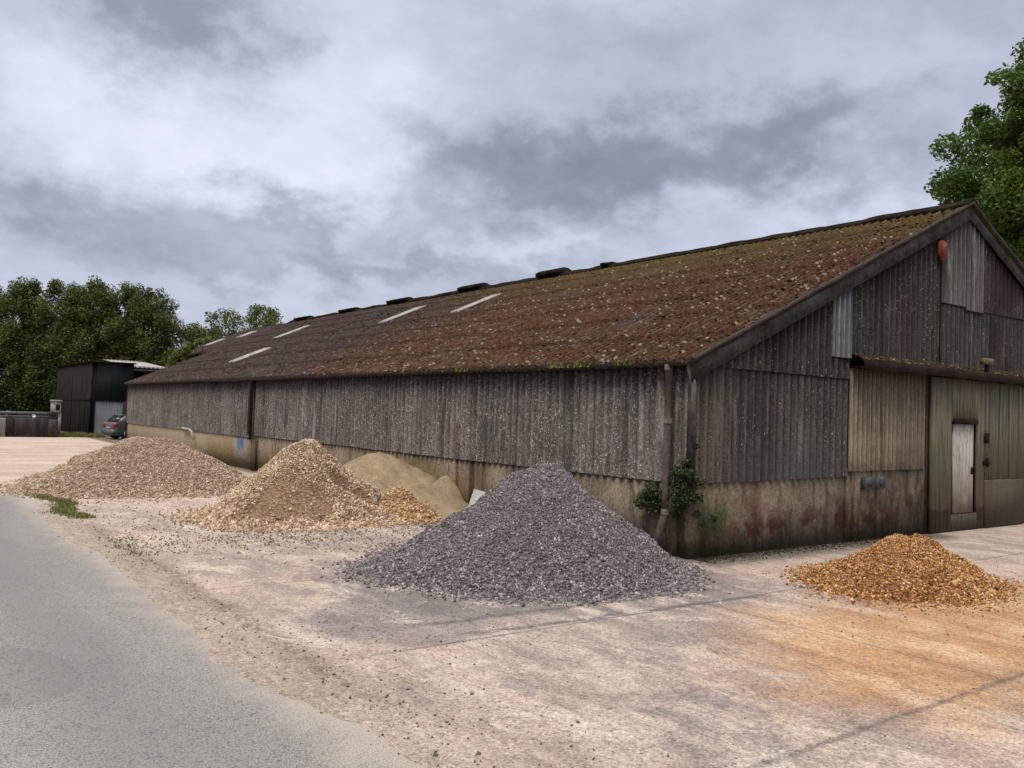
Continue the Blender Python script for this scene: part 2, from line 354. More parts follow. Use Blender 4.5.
def road_mat():
    m = Mat('worn_asphalt'); pl = m.sc(m.pos, (1, 1, 0))
    n1 = m.noise(0.5, 4, m.sc(m.pos, (1, 0.25, 1)), 0.6); g = m.noise(110, 2, pl, 0.7); v = m.vor(75, pl)
    c = m.ramp(n1, [(0.35, (0.185, 0.172, 0.157)), (0.65, (0.245, 0.228, 0.207))])
    c = m.mix(m.mul(m.blob(-9.2, -3.5, 1.3, 7.0, 0, 0.5, 0.7, 1.2, 0.4), 0.35), c, (0.25, 0.235, 0.215))
    c = m.mix(m.mul(m.sm(g, 0.5, 0.68), 0.75), c, (0.06, 0.06, 0.057)); c = m.mix(m.mul(m.sm(g, 0.5, 0.34), 0.55), c, (0.42, 0.40, 0.37))
    c = m.mix(m.mul(m.sm(m.xyz(v[1])[0], 0.9, 0.93), 0.6), c, (0.05, 0.05, 0.05))
    c = m.mix(1.0, c, m.lin(m.grain(60), 0, 1, 0.9, 1.1), 'MULTIPLY'); c = m.mix(1.0, c, m.lin(m.grain(120), 0, 1, 0.8, 1.2), 'MULTIPLY')
    for x0, a in ((-8.1, 0.35), (-9.9, 0.35)):
        c = m.mix(m.mul(m.box(m.add(m.X, m.mul(m.math('SUBTRACT', n1, 0.5), 1.2)), x0 - 0.3, x0 + 0.3, 0.25), a), c, (0.135, 0.132, 0.124))
    c = m.mix(m.mul(m.blob(-8.6, -1.2, 0.5, 0.8, 0.2, 0.1, lo=1.03, hi=0.98), 0.25), c, (0.11, 0.108, 0.10))
    ck = m.vor(0.5, m.vmath('ADD', pl, m.sc(m.noise(1.8, 6, pl, 0.7, color=True), (0.9, 0.9, 0))), 'DISTANCE_TO_EDGE')[0]
    c = m.mix(m.mul(m.sm(ck, 0.006, 0.002), 0.3, m.sm(m.noise(0.4, 3, pl), 0.5, 0.58)), c, (0.06, 0.058, 0.054))
    e = m.add(m.X, m.mul(m.math('SUBTRACT', m.noise(2.5, 5, pl, 0.65), 0.5), 0.9))
    c = m.mix(m.mul(m.sm(e, -7.45, -6.85), m.sm(g, 0.75, 0.35), 0.9), c, (0.44, 0.36, 0.29))
    return m.out(c, 0.92, m.add(g, m.mul(v[0], -0.6)), 0.6, 0.008, spec=0.25)

def heap_mat(name, stops, vs, bump=0.02, patches=None):
    m = Mat(name); v = m.vor(vs); r = m.xyz(v[1])[0]
    c = m.ramp(r, stops)
    n = m.noise(1.8, 4); c = m.mix(m.lin(n, 0.3, 0.7, 0.0, 0.35), c, stops[0][1])
    return m.out(c, 0.95, v[0], 0.8, bump, spec=0.15)
def stone_mat(name, stops, tint=None):
    m = Mat(name); a = m.attr('rnd'); c = m.ramp(a, stops)
    n = m.noise(1.6, 3)
    if tint: c = m.mix(m.lin(n, 0.4, 0.7, 0.0, 0.5), c, tint)
    return m.out(c, 0.9, spec=0.2)

def clad_mat(name, base, alt, lichen=(0.36, 0.34, 0.30), speck=0.5, axis='Y', pitch=0.19, stains=(), streak=0.6, moss=0.3, low=None, flip=1.0, gr=1.0, gain=1.0):
    """weathered fibre-cement corrugated sheet"""
    m = Mat(name); A = m.Y if axis == 'Y' else m.X
    vert = m.sc(m.pos, (1, 1, 0.12)); vert2 = m.sc(m.pos, (1, 1, 0.3))
    n1 = m.noise(0.8, 4, m.sc(m.pos, (1, 1, 0.5)), 0.6); n2 = m.noise(9, 5, vert, 0.65); n3 = m.noise(26, 4, vert2, 0.7); nf = m.noise(45, 4, rough=0.75)
    c = m.mix(m.sm(n1, 0.35, 0.65), base, alt)
    # tone of each sheet
    sh = m.node('ShaderNodeTexWhiteNoise', noise_dimensions='1D'); m.put(sh.inputs['W'], m.math('FLOOR', m.math('DIVIDE', A, pitch * 5.5)))
    c = m.mix(1.0, c, m.ramp(sh.outputs[0], [(0, (0.72, 0.72, 0.74)), (1, (1.2, 1.17, 1.12))]), 'MULTIPLY')
    c = m.mix(m.mul(m.sm(n2, 0.5, 0.68), streak), c, tuple(x * 0.35 for x in base))
    c = m.mix(m.mul(m.sm(n2, 0.46, 0.30), streak * 0.7), c, tuple(min(1, x * 1.7) for x in alt))
    # darker in the valleys of the profile
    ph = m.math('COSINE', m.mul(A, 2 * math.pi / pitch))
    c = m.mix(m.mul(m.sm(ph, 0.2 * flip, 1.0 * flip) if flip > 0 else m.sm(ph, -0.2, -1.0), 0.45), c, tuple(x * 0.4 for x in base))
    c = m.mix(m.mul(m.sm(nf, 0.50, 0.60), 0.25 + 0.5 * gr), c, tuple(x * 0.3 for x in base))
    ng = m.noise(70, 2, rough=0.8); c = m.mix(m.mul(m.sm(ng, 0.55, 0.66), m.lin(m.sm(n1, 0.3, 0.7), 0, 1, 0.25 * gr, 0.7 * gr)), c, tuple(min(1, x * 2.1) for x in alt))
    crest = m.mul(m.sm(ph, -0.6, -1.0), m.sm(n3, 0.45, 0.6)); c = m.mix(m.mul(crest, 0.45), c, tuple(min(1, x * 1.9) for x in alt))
    # pale lichen dots
    v = m.vor(38, m.sc(m.pos, (1, 1, 0.7))); dens = m.mul(m.sm(m.noise(1.3, 3), 0.40, 0.62), m.lin(m.noise(4.5, 4, rough=0.7), 0.38, 0.6, 0.35, 1.15))
    zt = m.lin(m.Z, 0.9, 2.8, 1.25, 0.6)
    sp = m.mul(m.math('LESS_THAN', v[0], 0.33), m.math('GREATER_THAN', m.xyz(v[1])[1], m.lin(m.mul(dens, zt), 0, 1, 1.0, 1.0 - 0.8 * speck)))
    c = m.mix(m.mul(sp, 0.8), c, lichen)
    if moss: c = m.mix(m.mul(m.sm(n3, 0.52, 0.7), moss, m.sm(m.Z, 2.4, 1.1)), c, (0.09, 0.075, 0.035))
    if low: c = m.mix(m.mul(m.sm(m.add(m.Z, m.mul(n2, 0.5)), low[0] + 0.5, low[0]), low[2]), c, low[1])
    gA = m.grain(34); gB = m.grain(62, 1)
    c = m.mix(1.0, c, m.lin(gA, 0, 1, 1 - 0.38 * gr, 1 + 0.38 * gr), 'MULTIPLY'); c = m.mix(1.0, c, m.lin(gB, 0, 1, 1 - 0.34 * gr, 1 + 0.34 * gr), 'MULTIPLY')
    if gain != 1.0: c = m.mix(1.0, c, (gain * 1.03, gain, gain * 0.97), 'MULTIPLY')
    # dark sheet laps, weather streaks of varied length, and rows of fixing bolts
    q = m.math('FRACT', m.math('DIVIDE', A, pitch * 5.5)); c = m.mix(m.mul(m.sm(q, 0.035, 0.0), 0.8, m.lin(n3, 0.35, 0.6, 0.3, 1.0)), c, tuple(x * 0.15 for x in base))
    svec = m.comb(m.mul(A, 1.0 / pitch * 0.9), m.mul(m.Z, 0.35), 0.0)
    sv = m.noise(1.0, 3, svec, 0.6); c = m.mix(m.mul(m.sm(sv, 0.57, 0.66), 0.7), c, tuple(x * 0.3 for x in base))
    sv2 = m.noise(1.3, 4, m.vmath('ADD', svec, (31.0, 5.0, 2.0)), 0.6); c = m.mix(m.mul(m.sm(sv2, 0.58, 0.68), 0.5, m.sm(nf, 0.4, 0.55)), c, tuple(min(1, x * 2.4) for x in alt))
    bq = m.math('SUBTRACT', m.math('FRACT', m.math('DIVIDE', A, pitch * 3)), 0.5)
    for bz in (1.32, 2.66):
        bz_ = m.math('DIVIDE', m.math('SUBTRACT', m.Z, bz), pitch * 3)
        bd = m.math('SQRT', m.add(m.mul(bq, bq), m.mul(bz_, bz_))); c = m.mix(m.mul(m.sm(bd, 0.045, 0.025), 0.9), c, (0.012, 0.01, 0.009))
    for fn in stains: c = fn(m, c, n2, nf)
    h = m.add(m.mul(nf, 0.6), m.mul(n3, 0.5), m.mul(sp, 0.4))
    return m.out(c, 0.92, h, 0.5, 0.008, spec=0.2)

def plinth_mat(name, side):
    m = Mat(name); A = m.Y if side else m.X
    vert = m.sc(m.pos, (1, 1, 0.2)); n1 = m.noise(1.0, 5, rough=0.6); n2 = m.noise(5.5, 5, vert, 0.65, 0.3); nf = m.noise(30, 5, rough=0.7)
    c = m.ramp(n1, [(0.3, (0.075, 0.055, 0.036)), (0.5, (0.16, 0.122, 0.085)), (0.7, (0.255, 0.20, 0.145))])
    c = m.mix(m.mul(m.sm(n2, 0.5, 0.64), 0.6), c, (0.034, 0.024, 0.016))
    c = m.mix(m.mul(m.sm(n2, 0.43, 0.3), 0.5), c, (0.17, 0.14, 0.10))
    if side:
        # sandy splash behind the heaps, pale far end
        c = m.mix(m.mul(m.sm(m.Y, 16, 24), 0.7), c, (0.36, 0.28, 0.18))
        for y0, w_, hgt in ((6.4, 0.8, 0.85), (8.6, 1.6, 1.0), (20.5, 1.8, 0.9), (16.0, 1.2, 0.75)):
            k = m.mul(m.box(m.add(m.Y, m.mul(n2, 0.8)), y0 - w_ + .4, y0 + w_ + .4, 0.5), m.sm(m.add(m.Z, m.mul(n1, 0.4)), hgt + 0.3, hgt - 0.3))
            c = m.mix(m.mul(k, 0.8), c, (0.21, 0.145, 0.062))
        c = m.mix(m.mul(m.box(m.Y, 18.35, 19.6, 0.05), m.box(m.Z, 0.3, 0.95, 0.04), 0.6), c, (0.24, 0.215, 0.19))
        bp = m.mul(m.box(m.add(m.Y, m.mul(nf, 0.5)), 18.9, 19.5, 0.12), m.box(m.add(m.Z, m.mul(n2, 0.3)), 0.78, 1.05, 0.08))
        c = m.mix(m.mul(bp, 0.9), c, (0.03, 0.09, 0.19))
        c = m.mix(m.mul(m.box(m.Y, 18.95, 19.1, 0.03), m.sm(m.Z, 0.4, 0.8), 0.7), c, (0.10, 0.17, 0.22))
        for y0, wd, cc in ((6.15, 0.05, (0.07, 0.014, 0.012)), (5.62, 0.10, (0.04, 0.018, 0.011)), (5.25, 0.03, (0.09, 0.04, 0.02)), (17.6, 0.3, (0.06, 0.045, 0.03))):  # last entry: dark band painting the shadow below the down pipe
            k = m.box(m.add(m.Y, m.mul(m.math('SUBTRACT', n2, 0.5), 0.12)), y0 - wd, y0 + wd, 0.04)
            c = m.mix(m.mul(k, m.sm(nf, 0.3, 0.5), 0.85), c, cc)
    else:
        rd = m.mul(m.sm(m.noise(2.2, 5, rough=0.6), 0.44, 0.56), m.box(m.X, 1.0, 5.6, 0.6), m.sm(m.add(m.Z, m.mul(n2, 0.9)), 1.35, 0.7), m.sm(m.Z, 0.12, 0.35))
        c = m.mix(m.mul(rd, 0.9), c, (0.075, 0.016, 0.012))
        dr = m.mul(m.box(m.add(m.X, m.mul(m.math('SUBTRACT', n2, 0.5), 0.5)), 1.35, 1.6, 0.15), m.sm(m.Z, 0.2, 0.5)); c = m.mix(m.mul(dr, 0.5), c, (0.06, 0.012, 0.012))
        wv = m.vor(2.6, m.sc(m.pos, (1, 1, 0.25)))
        pale = m.mul(m.sm(wv[0], 0.09, 0.03), m.sm(m.noise(2.0, 3), 0.45, 0.6), m.sm(m.Z, 1.0, 0.6))
        c = m.mix(m.mul(pale, 0.8), c, (0.30, 0.24, 0.16))
        c = m.mix(m.mul(m.blob(0.62, 0.0, 0.28, 0.5, 0, 0.1), m.box(m.Z, 0.35, 0.75, 0.15), 0.7), c, (0.035, 0.06, 0.015))
        c = m.mix(m.mul(m.sm(m.X, 0.9, 0.1), m.sm(n1, 0.35, 0.6), 0.4), c, (0.09, 0.09, 0.035))
        c = m.mix(m.mul(m.sm(m.X, 3.7, 4.1), m.sm(n2, 0.4, 0.6), 0.6), c, (0.045, 0.027, 0.018))
    gz = m.add(m.Z, m.mul(m.math('SUBTRACT', nf, 0.5), 0.25), m.mul(n1, 0.25))
    c = m.mix(m.mul(m.sm(gz, 0.46, 0.2), 0.75 if not side else 0.4), c, (0.034, 0.03, 0.016))
    c = m.mix(m.mul(m.sm(nf, 0.53, 0.64), 0.6), c, (0.03, 0.023, 0.016)); c = m.mix(1.0, c, m.lin(m.grain(26), 0, 1, 0.8, 1.2), 'MULTIPLY')
    return m.out(c, 0.95, m.add(m.mul(nf, 0.8), m.mul(n2, 0.6)), 0.7, 0.015, spec=0.15)

def roof_mat(name, clump=False):
    m = Mat(name)
    n1 = m.noise(0.35, 4, rough=0.6); n2 = m.noise(2.2, 5, rough=0.65); nf = m.noise(14, 5, rough=0.75); ng = m.noise(38, 3, rough=0.7)
    c = m.ramp(nf, [(0.3, (0.018, 0.0095, 0.006)), (0.46, (0.056, 0.027, 0.0135)), (0.6, (0.105, 0.050, 0.022)), (0.75, (0.185, 0.115, 0.06))])
    fard = m.sm(m.add(m.Y, m.mul(m.math('SUBTRACT', n2, 0.5), 8)), 9, 19)
    purple = m.ramp(nf, [(0.3, (0.016, 0.011, 0.011)), (0.55, (0.047, 0.033, 0.031)), (0.75, (0.10, 0.075, 0.068))])
    c = m.mix(m.mul(fard, 0.8), c, purple)
    ol = m.mul(m.sm(m.add(m.X, m.mul(m.math('SUBTRACT', n2, 0.5), 4)), 4.8, 7.6), m.sm(m.Y, 26, 6))
    c = m.mix(m.mul(ol, 0.75), c, m.ramp(nf, [(0.3, (0.036, 0.024, 0.008)), (0.7, (0.13, 0.092, 0.026))]))
    c = m.mix(m.mul(m.sm(n1, 0.56, 0.66), 0.3), c, (0.08, 0.068, 0.062))
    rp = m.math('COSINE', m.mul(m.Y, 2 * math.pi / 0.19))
    if clump:
        a = m.attr('rnd')
        c = m.mix(m.math('GREATER_THAN', a, m.lin(m.X, 0, 7, 0.88, 0.975)), m.mix(1.0, c, m.lin(a, 0, 0.85, 0.45, 1.5), 'MULTIPLY'), m.mix(m.mul(fard, .7), (0.25, 0.205, 0.165), (0.14, 0.115, 0.105)))
        return m.out(c, 0.95, spec=0.1)
    # bare sheet crests with lichen between the moss
    v = m.vor(9, m.vmath('ADD', m.pos, m.sc(m.noise(22, 3, color=True), (0.10, 0.10, 0.10)))); dens = m.mul(m.sm(n2, 0.38, 0.6), m.lin(m.X, 0, 8, 1.0, 0.35))
    sp = m.mul(m.sm(v[0], 0.40, 0.28), m.math('GREATER_THAN', m.xyz(v[1])[0], m.lin(dens, 0, 1, 0.97, 0.55)))
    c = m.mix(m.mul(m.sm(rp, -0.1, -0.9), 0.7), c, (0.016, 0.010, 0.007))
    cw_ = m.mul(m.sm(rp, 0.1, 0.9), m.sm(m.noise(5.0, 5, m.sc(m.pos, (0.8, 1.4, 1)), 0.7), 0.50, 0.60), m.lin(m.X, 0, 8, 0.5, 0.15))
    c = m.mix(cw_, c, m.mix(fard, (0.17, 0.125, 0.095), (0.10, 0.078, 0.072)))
    c = m.mix(m.mul(sp, m.sm(rp, -0.5, 0.5), m.lin(fard, 0, 1, 0.85, 0.35)), c, (0.30, 0.25, 0.21))
    lap = m.math('FRACT', m.math('DIVIDE', m.math('ADD', m.X, 0.16), (HW + 0.16) / 7)); c = m.mix(m.mul(m.sm(lap, 0.03, 0.0), 0.5), c, (0.012, 0.009, 0.007))
    c = m.mix(m.mul(m.sm(ng, 0.54, 0.68), 0.55), c, (0.012, 0.008, 0.006))
    return m.out(c, 0.95, m.add(m.mul(nf, 1.2), m.mul(ng, 0.5)), 0.9, 0.05, spec=0.1)

def simple(name, c1, c2, sc=6, rough=0.8, vert=False, metal=0.0, grit=0.4, dark=None, spec=0.12):
    m = Mat(name); v = m.sc(m.pos, (1, 1, 0.15)) if vert else m.pos
    n = m.noise(sc, 5, v, 0.65); g = m.noise(sc * 6, 4, v, 0.7)
    c = m.mix(m.sm(n, 0.35, 0.65), c1, c2)
    c = m.mix(m.mul(m.sm(g, 0.52, 0.68), grit), c, dark or tuple(x * 0.4 for x in c1))
    return m.out(c, rough, m.add(n, g), 0.35, 0.006, metal=metal, spec=spec)
def leaf_mat(name, stops, tr=0.3):
    m = Mat(name); a = m.attr('rnd'); c = m.ramp(m.add(m.mul(a, 0.7), m.mul(m.noise(0.5, 3), 0.3)), stops)
    return m.out(c, 0.6, spec=0.25, transl=tr)


# ------------------------------------------------------------------ ground and road
G = ground_mat()
gm = MB(); xs = np.array([-300, -120, -60, -30, -16, -8, 0, 8, 16, 30, 60, 120, 300.]); ys = np.array([-200, -60, -30, -15, -6, 0, 6, 12, 24, 40, 60, 120, 500.])
P = np.stack(np.meshgrid(xs, ys, indexing='ij'), -1); P = np.concatenate([P, np.zeros((*P.shape[:2], 1))], -1)
I = np.arange(P.shape[0] * P.shape[1]).reshape(P.shape[:2])
gm.addm(P.reshape(-1, 3), np.stack([I[:-1, :-1], I[1:, :-1], I[1:, 1:], I[:-1, 1:]], -1).reshape(-1, 4))
tag(gm.build('ground', G), kind='structure')

edge = [(-6.98, -40), (-6.95, -20), (-6.85, -8), (-6.78, -4.2), (-6.75, -3.65), (-6.96, -2.67), (-7.0, -1.44), (-7.05, 0.57), (-6.92, 3.3), (-7.06, 5.3), (-7.0, 7.6), (-6.82, 10), (-6.78, 11.4), (-6.95, 12.4), (-7.6, 13.6), (-9.2, 15.2), (-12, 17), (-18, 19.3), (-30, 22), (-60, 27)]
left = [(-13.5, -40), (-13.5, -20), (-13.5, -8), (-13.5, -4.2), (-13.5, -3.6), (-13.5, -2.7), (-13.5, -1.4), (-13.5, .6), (-13.5, 3), (-13.5, 4.4), (-13.6, 5.6), (-13.9, 6.8), (-14.2, 7.6), (-14.7, 8.4), (-15.4, 9.2), (-16.6, 10.2), (-18.5, 11.3), (-23, 13), (-33, 15.5), (-62, 20)]
def dens_line(pts, step=0.12):
    out = []
    for i in range(len(pts) - 1):
        a, b = np.array(pts[i]), np.array(pts[i + 1]); n = max(2, int(30))
        out += [a + (b - a) * k / n for k in range(n)]
    out.append(np.array(pts[-1])); return np.array(out)
e2 = dens_line(edge); l2 = dens_line(left)
wob = 0.10 * vnoise(e2[:, 1] * 1.3, e2[:, 0], 3) + 0.05 * vnoise(e2[:, 1] * 5, e2[:, 0], 4)
e2[:, 0] += wob
rows = [e2, e2 * 0.97 + l2 * 0.03, e2 * 0.6 + l2 * 0.4, l2]
zz = [-0.004, 0.006, 0.03, 0.006]
P = np.stack([np.concatenate([r_, np.full((len(r_), 1), z_)], 1) for r_, z_ in zip(rows, zz)], 1)
rm = MB(); nu, nv = P.shape[:2]; I = np.arange(nu * nv).reshape(nu, nv)
rm.addm(P.reshape(-1, 3), np.stack([I[:-1, :-1], I[1:, :-1], I[1:, 1:], I[:-1, 1:]], -1).reshape(-1, 4)[:, ::-1])
tag(rm.build('road', road_mat()), kind='structure')

# ------------------------------------------------------------------ the barn
HW, RZ0, RZ1, L = 7.935, 2.90, 6.47, 34.55            # half width, roof height at x=0, ridge height, length
SL = (RZ1 - RZ0) / HW
def rz(x): return RZ0 + SL * (x if x <= HW else 2 * HW - x)
barn = thing('barn', 'long low corrugated barn with mossy rust brown roof and concrete base wall', 'barn', (0, 0, 0))

def st_rust(x0, x1, z0, z1, colr, amt=0.8, ax='X', soft=0.3):
    def fn(m, c, n2, nf):
        A = m.X if ax == 'X' else m.Y
        k = m.mul(m.box(m.add(A, m.mul(m.math('SUBTRACT', n2, 0.5), 1.1 if soft > 0.2 else 0.5)), x0, x1, soft), m.box(m.add(m.Z, m.mul(m.math('SUBTRACT', nf, 0.5), 0.6)), z0, z1, soft), amt, m.sm(nf, 0.62, 0.45))
        return m.mix(k, c, colr)
    return fn
def dots(scale, thr, r=0.12, colr=(0.38, 0.35, 0.3), zlo=0):
    def fn(m, c, n2, nf):
        v = m.vor(scale, m.vmath('ADD', m.pos, m.sc(m.noise(14, 3, color=True), (0.12, 0.12, 0.12)))); k = m.mul(m.sm(v[0], r, r * 0.6), m.math('GREATER_THAN', m.xyz(v[1])[0], thr), m.sm(m.Z, zlo - .2, zlo + .2))
        return m.mix(k, c, colr)
    return fn
red_streaks = [st_rust(6.07, 6.17, 0.9, 1.75, (0.05, 0.010, 0.009), 0.8, 'Y', 0.04), st_rust(5.55, 5.66, 0.9, 2.9, (0.02, 0.014, 0.01), 0.7, 'Y', 0.04),
               st_rust(2.55, 2.85, 0.9, 2.9, (0.014, 0.016, 0.013), 0.85, 'Y', 0.06), st_rust(1.25, 1.42, 0.9, 2.3, (0.02, 0.016, 0.016), 0.8, 'Y', 0.06), st_rust(-0.1, 0.3, 0.9, 2.0, (0.06, 0.04, 0.02), 0.5, 'Y', 0.15)]
def far_pale(m, c, n2, nf):
    return m.mix(m.mul(m.sm(m.Y, 19, 33), 0.3, m.sm(nf, 0.6, 0.4)), c, (0.15, 0.115, 0.085))
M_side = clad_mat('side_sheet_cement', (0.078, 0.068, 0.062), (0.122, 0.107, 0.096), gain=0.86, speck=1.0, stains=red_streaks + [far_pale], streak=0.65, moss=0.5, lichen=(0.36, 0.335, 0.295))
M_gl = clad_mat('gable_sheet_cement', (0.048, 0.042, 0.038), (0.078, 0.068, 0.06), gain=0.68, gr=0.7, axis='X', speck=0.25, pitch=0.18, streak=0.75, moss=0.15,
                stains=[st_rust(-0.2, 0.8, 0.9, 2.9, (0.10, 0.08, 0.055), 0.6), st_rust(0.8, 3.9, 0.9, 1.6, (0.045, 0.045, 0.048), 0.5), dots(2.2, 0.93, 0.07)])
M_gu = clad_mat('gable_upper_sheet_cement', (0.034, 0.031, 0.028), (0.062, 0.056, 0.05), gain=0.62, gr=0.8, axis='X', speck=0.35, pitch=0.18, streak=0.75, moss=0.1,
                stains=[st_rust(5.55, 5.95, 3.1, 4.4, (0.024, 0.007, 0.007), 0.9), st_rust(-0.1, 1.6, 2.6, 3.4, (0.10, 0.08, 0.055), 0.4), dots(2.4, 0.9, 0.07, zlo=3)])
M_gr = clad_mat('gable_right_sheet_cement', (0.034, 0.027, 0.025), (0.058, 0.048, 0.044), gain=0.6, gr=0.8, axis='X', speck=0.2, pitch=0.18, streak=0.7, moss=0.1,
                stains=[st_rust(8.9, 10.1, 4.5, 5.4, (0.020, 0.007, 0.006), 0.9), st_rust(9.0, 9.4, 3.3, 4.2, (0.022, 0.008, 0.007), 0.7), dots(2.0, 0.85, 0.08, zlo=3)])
M_gg = clad_mat('galvanised_grey_sheet', (0.085, 0.083, 0.08), (0.12, 0.117, 0.112), gain=0.68, gr=0.3, axis='X', speck=0.0, pitch=0.18, streak=0.5, moss=0)
M_gg2 = clad_mat('dull_grey_sheet', (0.046, 0.045, 0.045), (0.066, 0.064, 0.062), gain=0.6, gr=0.5, axis='X', speck=0.2, pitch=0.18, streak=0.6, moss=0, stains=[dots(2.2, 0.9, 0.07, zlo=3)])
M_new = clad_mat('new_galvanised_sheet', (0.125, 0.128, 0.128), (0.155, 0.158, 0.158), gain=0.85, gr=0.15, axis='X', speck=0.0, pitch=0.15, streak=0.25, moss=0)
M_beige = clad_mat('beige_painted_sheet', (0.125, 0.098, 0.07), (0.165, 0.132, 0.095), gain=0.98, gr=0.2, axis='X', speck=0.0, pitch=0.14, streak=0.3, moss=0,
                   low=(1.3, (0.045, 0.022, 0.014), 0.8), stains=[st_rust(3.9, 6.5, 1.62, 1.8, (0.24, 0.2, 0.15), 0.35, soft=0.08), st_rust(5.6, 6.4, 1.2, 1.75, (0.07, 0.05, 0.035), 0.5)])
M_pl_s, M_pl_g = plinth_mat('side_plinth_concrete', True), plinth_mat('gable_plinth_concrete', False)
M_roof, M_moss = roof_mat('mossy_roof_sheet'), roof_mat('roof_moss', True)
M_trim = simple('grey_cement_trim', (0.036, 0.037, 0.036), (0.068, 0.067, 0.063), 5, grit=0.8, rough=1.0, spec=0.03, dark=(0.012, 0.012, 0.010))
M_gut = simple('old_gutter', (0.028, 0.03, 0.027), (0.06, 0.05, 0.04), 4, grit=0.6, dark=(0.012, 0.012, 0.01))
M_pipe = simple('weathered_pipe', (0.085, 0.068, 0.058), (0.13, 0.105, 0.09), 7, grit=0.7, dark=(0.035, 0.025, 0.02))
M_pipe2 = simple('pale_spattered_pipe', (0.10, 0.08, 0.068), (0.15, 0.125, 0.105), 9, grit=0.7, dark=(0.08, 0.06, 0.05))
M_ridge = simple('dark_ridge', (0.012, 0.010, 0.008), (0.03, 0.022, 0.015), 3, grit=0.6, rough=1.0, spec=0.0)
M_black = simple('black_tar_boards', (0.006, 0.006, 0.006), (0.014, 0.013, 0.013), 6, vert=True, grit=0.3)
M_rust = simple('rusty_rail', (0.012, 0.007, 0.006), (0.03, 0.013, 0.010), 5, grit=0.5)
M_lite = simple('translucent_rooflight', (0.24, 0.21, 0.19), (0.36, 0.33, 0.31), 3, grit=0.5, dark=(0.10, 0.08, 0.065), rough=0.6)

def corr(mb, axis, a0, a1, ztop, zbot, plane, pitch=0.19, amp=0.022, out=-1, th=0.03, nv=2, seed=0, step=6):
    n = max(4, int((a1 - a0) / pitch * step)); A = np.linspace(a0, a1, n + 1)
    zt = np.array([ztop(a) if callable(ztop) else ztop for a in A]); zb = np.array([zbot(a) if callable(zbot) else zbot for a in A])
    d = out * amp * -np.cos(2 * math.pi * A / pitch)
    # each sheet is 5.5 waves wide and sits a few millimetres off its neighbour
    sh = np.floor(A / (pitch * 5.5)); d = d + out * 0.008 * _hash(sh, sh * 0, seed + 1)
    zb = zb + 0.012 * (_hash(sh, sh * 0, seed + 5) - 0.5)
    P = np.zeros((n + 1, nv, 3))
    for k in range(nv):
        t = k / (nv - 1); z = zb * (1 - t) + zt * t
        if axis == 'Y': P[:, k, 0] = plane + d; P[:, k, 1] = A
        else: P[:, k, 1] = plane + d; P[:, k, 0] = A
        P[:, k, 2] = z
    off = (-out * th, 0, 0) if axis == 'Y' else (0, -out * th, 0)
    return mb.slab(P, off)

# base walls
b = MB(); b.box((0.03, 0.262, -0.1), (0.25, L - 0.03, 1.12)); b.build('plinth_wall', M_pl_s, barn)
# pier on the long side standing in for the shadow below the down pipe
for yy in (17.45,):
    MB().box((-0.045, yy, -0.1), (0.027, yy + 0.35, 0.93)).build('shade_pier', M_pl_s, barn)
b = MB(); b.box((0.03, 0.03, -0.1), (3.93, 0.26, 1.12)); b.build('plinth_wall', M_pl_g, barn)
b = MB(); b.box((3.933, 0.0, -0.1), (6.5, 0.25, 1.26)); b.build('plinth_wall', M_pl_g, barn)
b = MB(); b.box((10.6, 0.03, -0.1), (2 * HW - .03, 0.25, 1.0)); b.box((2 * HW - 0.25, 0.27, -0.1), (2 * HW - 0.03, L - 0.03, 1.1)); b.box((0.27, L - 0.25, -0.1), (2 * HW - 0.27, L - 0.03, 1.1))
b.build('plinth_wall', M_pl_g, barn)
# cladding of the long side, in three runs between the down pipes
for (a0, a1, zb, s_) in ((0.06, 17.72, 1.07, 2), (17.8, L, 1.0, 3)):
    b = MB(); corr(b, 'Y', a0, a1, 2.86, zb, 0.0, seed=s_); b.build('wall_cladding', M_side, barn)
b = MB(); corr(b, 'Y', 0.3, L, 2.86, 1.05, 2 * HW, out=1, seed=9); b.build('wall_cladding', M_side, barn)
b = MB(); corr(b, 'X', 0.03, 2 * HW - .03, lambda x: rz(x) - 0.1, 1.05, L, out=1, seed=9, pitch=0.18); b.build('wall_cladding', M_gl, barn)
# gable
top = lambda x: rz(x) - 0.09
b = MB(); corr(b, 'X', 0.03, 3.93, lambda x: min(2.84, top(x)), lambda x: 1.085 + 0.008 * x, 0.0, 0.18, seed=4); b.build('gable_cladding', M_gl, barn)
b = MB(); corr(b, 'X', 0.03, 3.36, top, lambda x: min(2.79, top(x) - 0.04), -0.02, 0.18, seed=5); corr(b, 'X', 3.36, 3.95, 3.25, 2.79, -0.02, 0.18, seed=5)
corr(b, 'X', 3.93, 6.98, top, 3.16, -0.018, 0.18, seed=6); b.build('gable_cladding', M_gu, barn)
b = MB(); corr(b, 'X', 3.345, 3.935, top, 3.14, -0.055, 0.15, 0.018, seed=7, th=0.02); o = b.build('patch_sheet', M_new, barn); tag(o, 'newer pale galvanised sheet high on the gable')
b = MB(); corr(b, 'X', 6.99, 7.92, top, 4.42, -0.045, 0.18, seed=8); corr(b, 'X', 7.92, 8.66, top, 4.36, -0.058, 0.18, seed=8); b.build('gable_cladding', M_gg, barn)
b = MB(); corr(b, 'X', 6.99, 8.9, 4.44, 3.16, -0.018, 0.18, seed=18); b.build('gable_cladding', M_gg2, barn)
b = MB(); corr(b, 'X', 8.66, 2 * HW - .03, top, 4.4, -0.03, 0.18, seed=10); corr(b, 'X', 8.9, 2 * HW - .03, lambda x: min(4.42, top(x)), lambda x: min(3.16, top(x) - .05), -0.015, 0.18, seed=11)
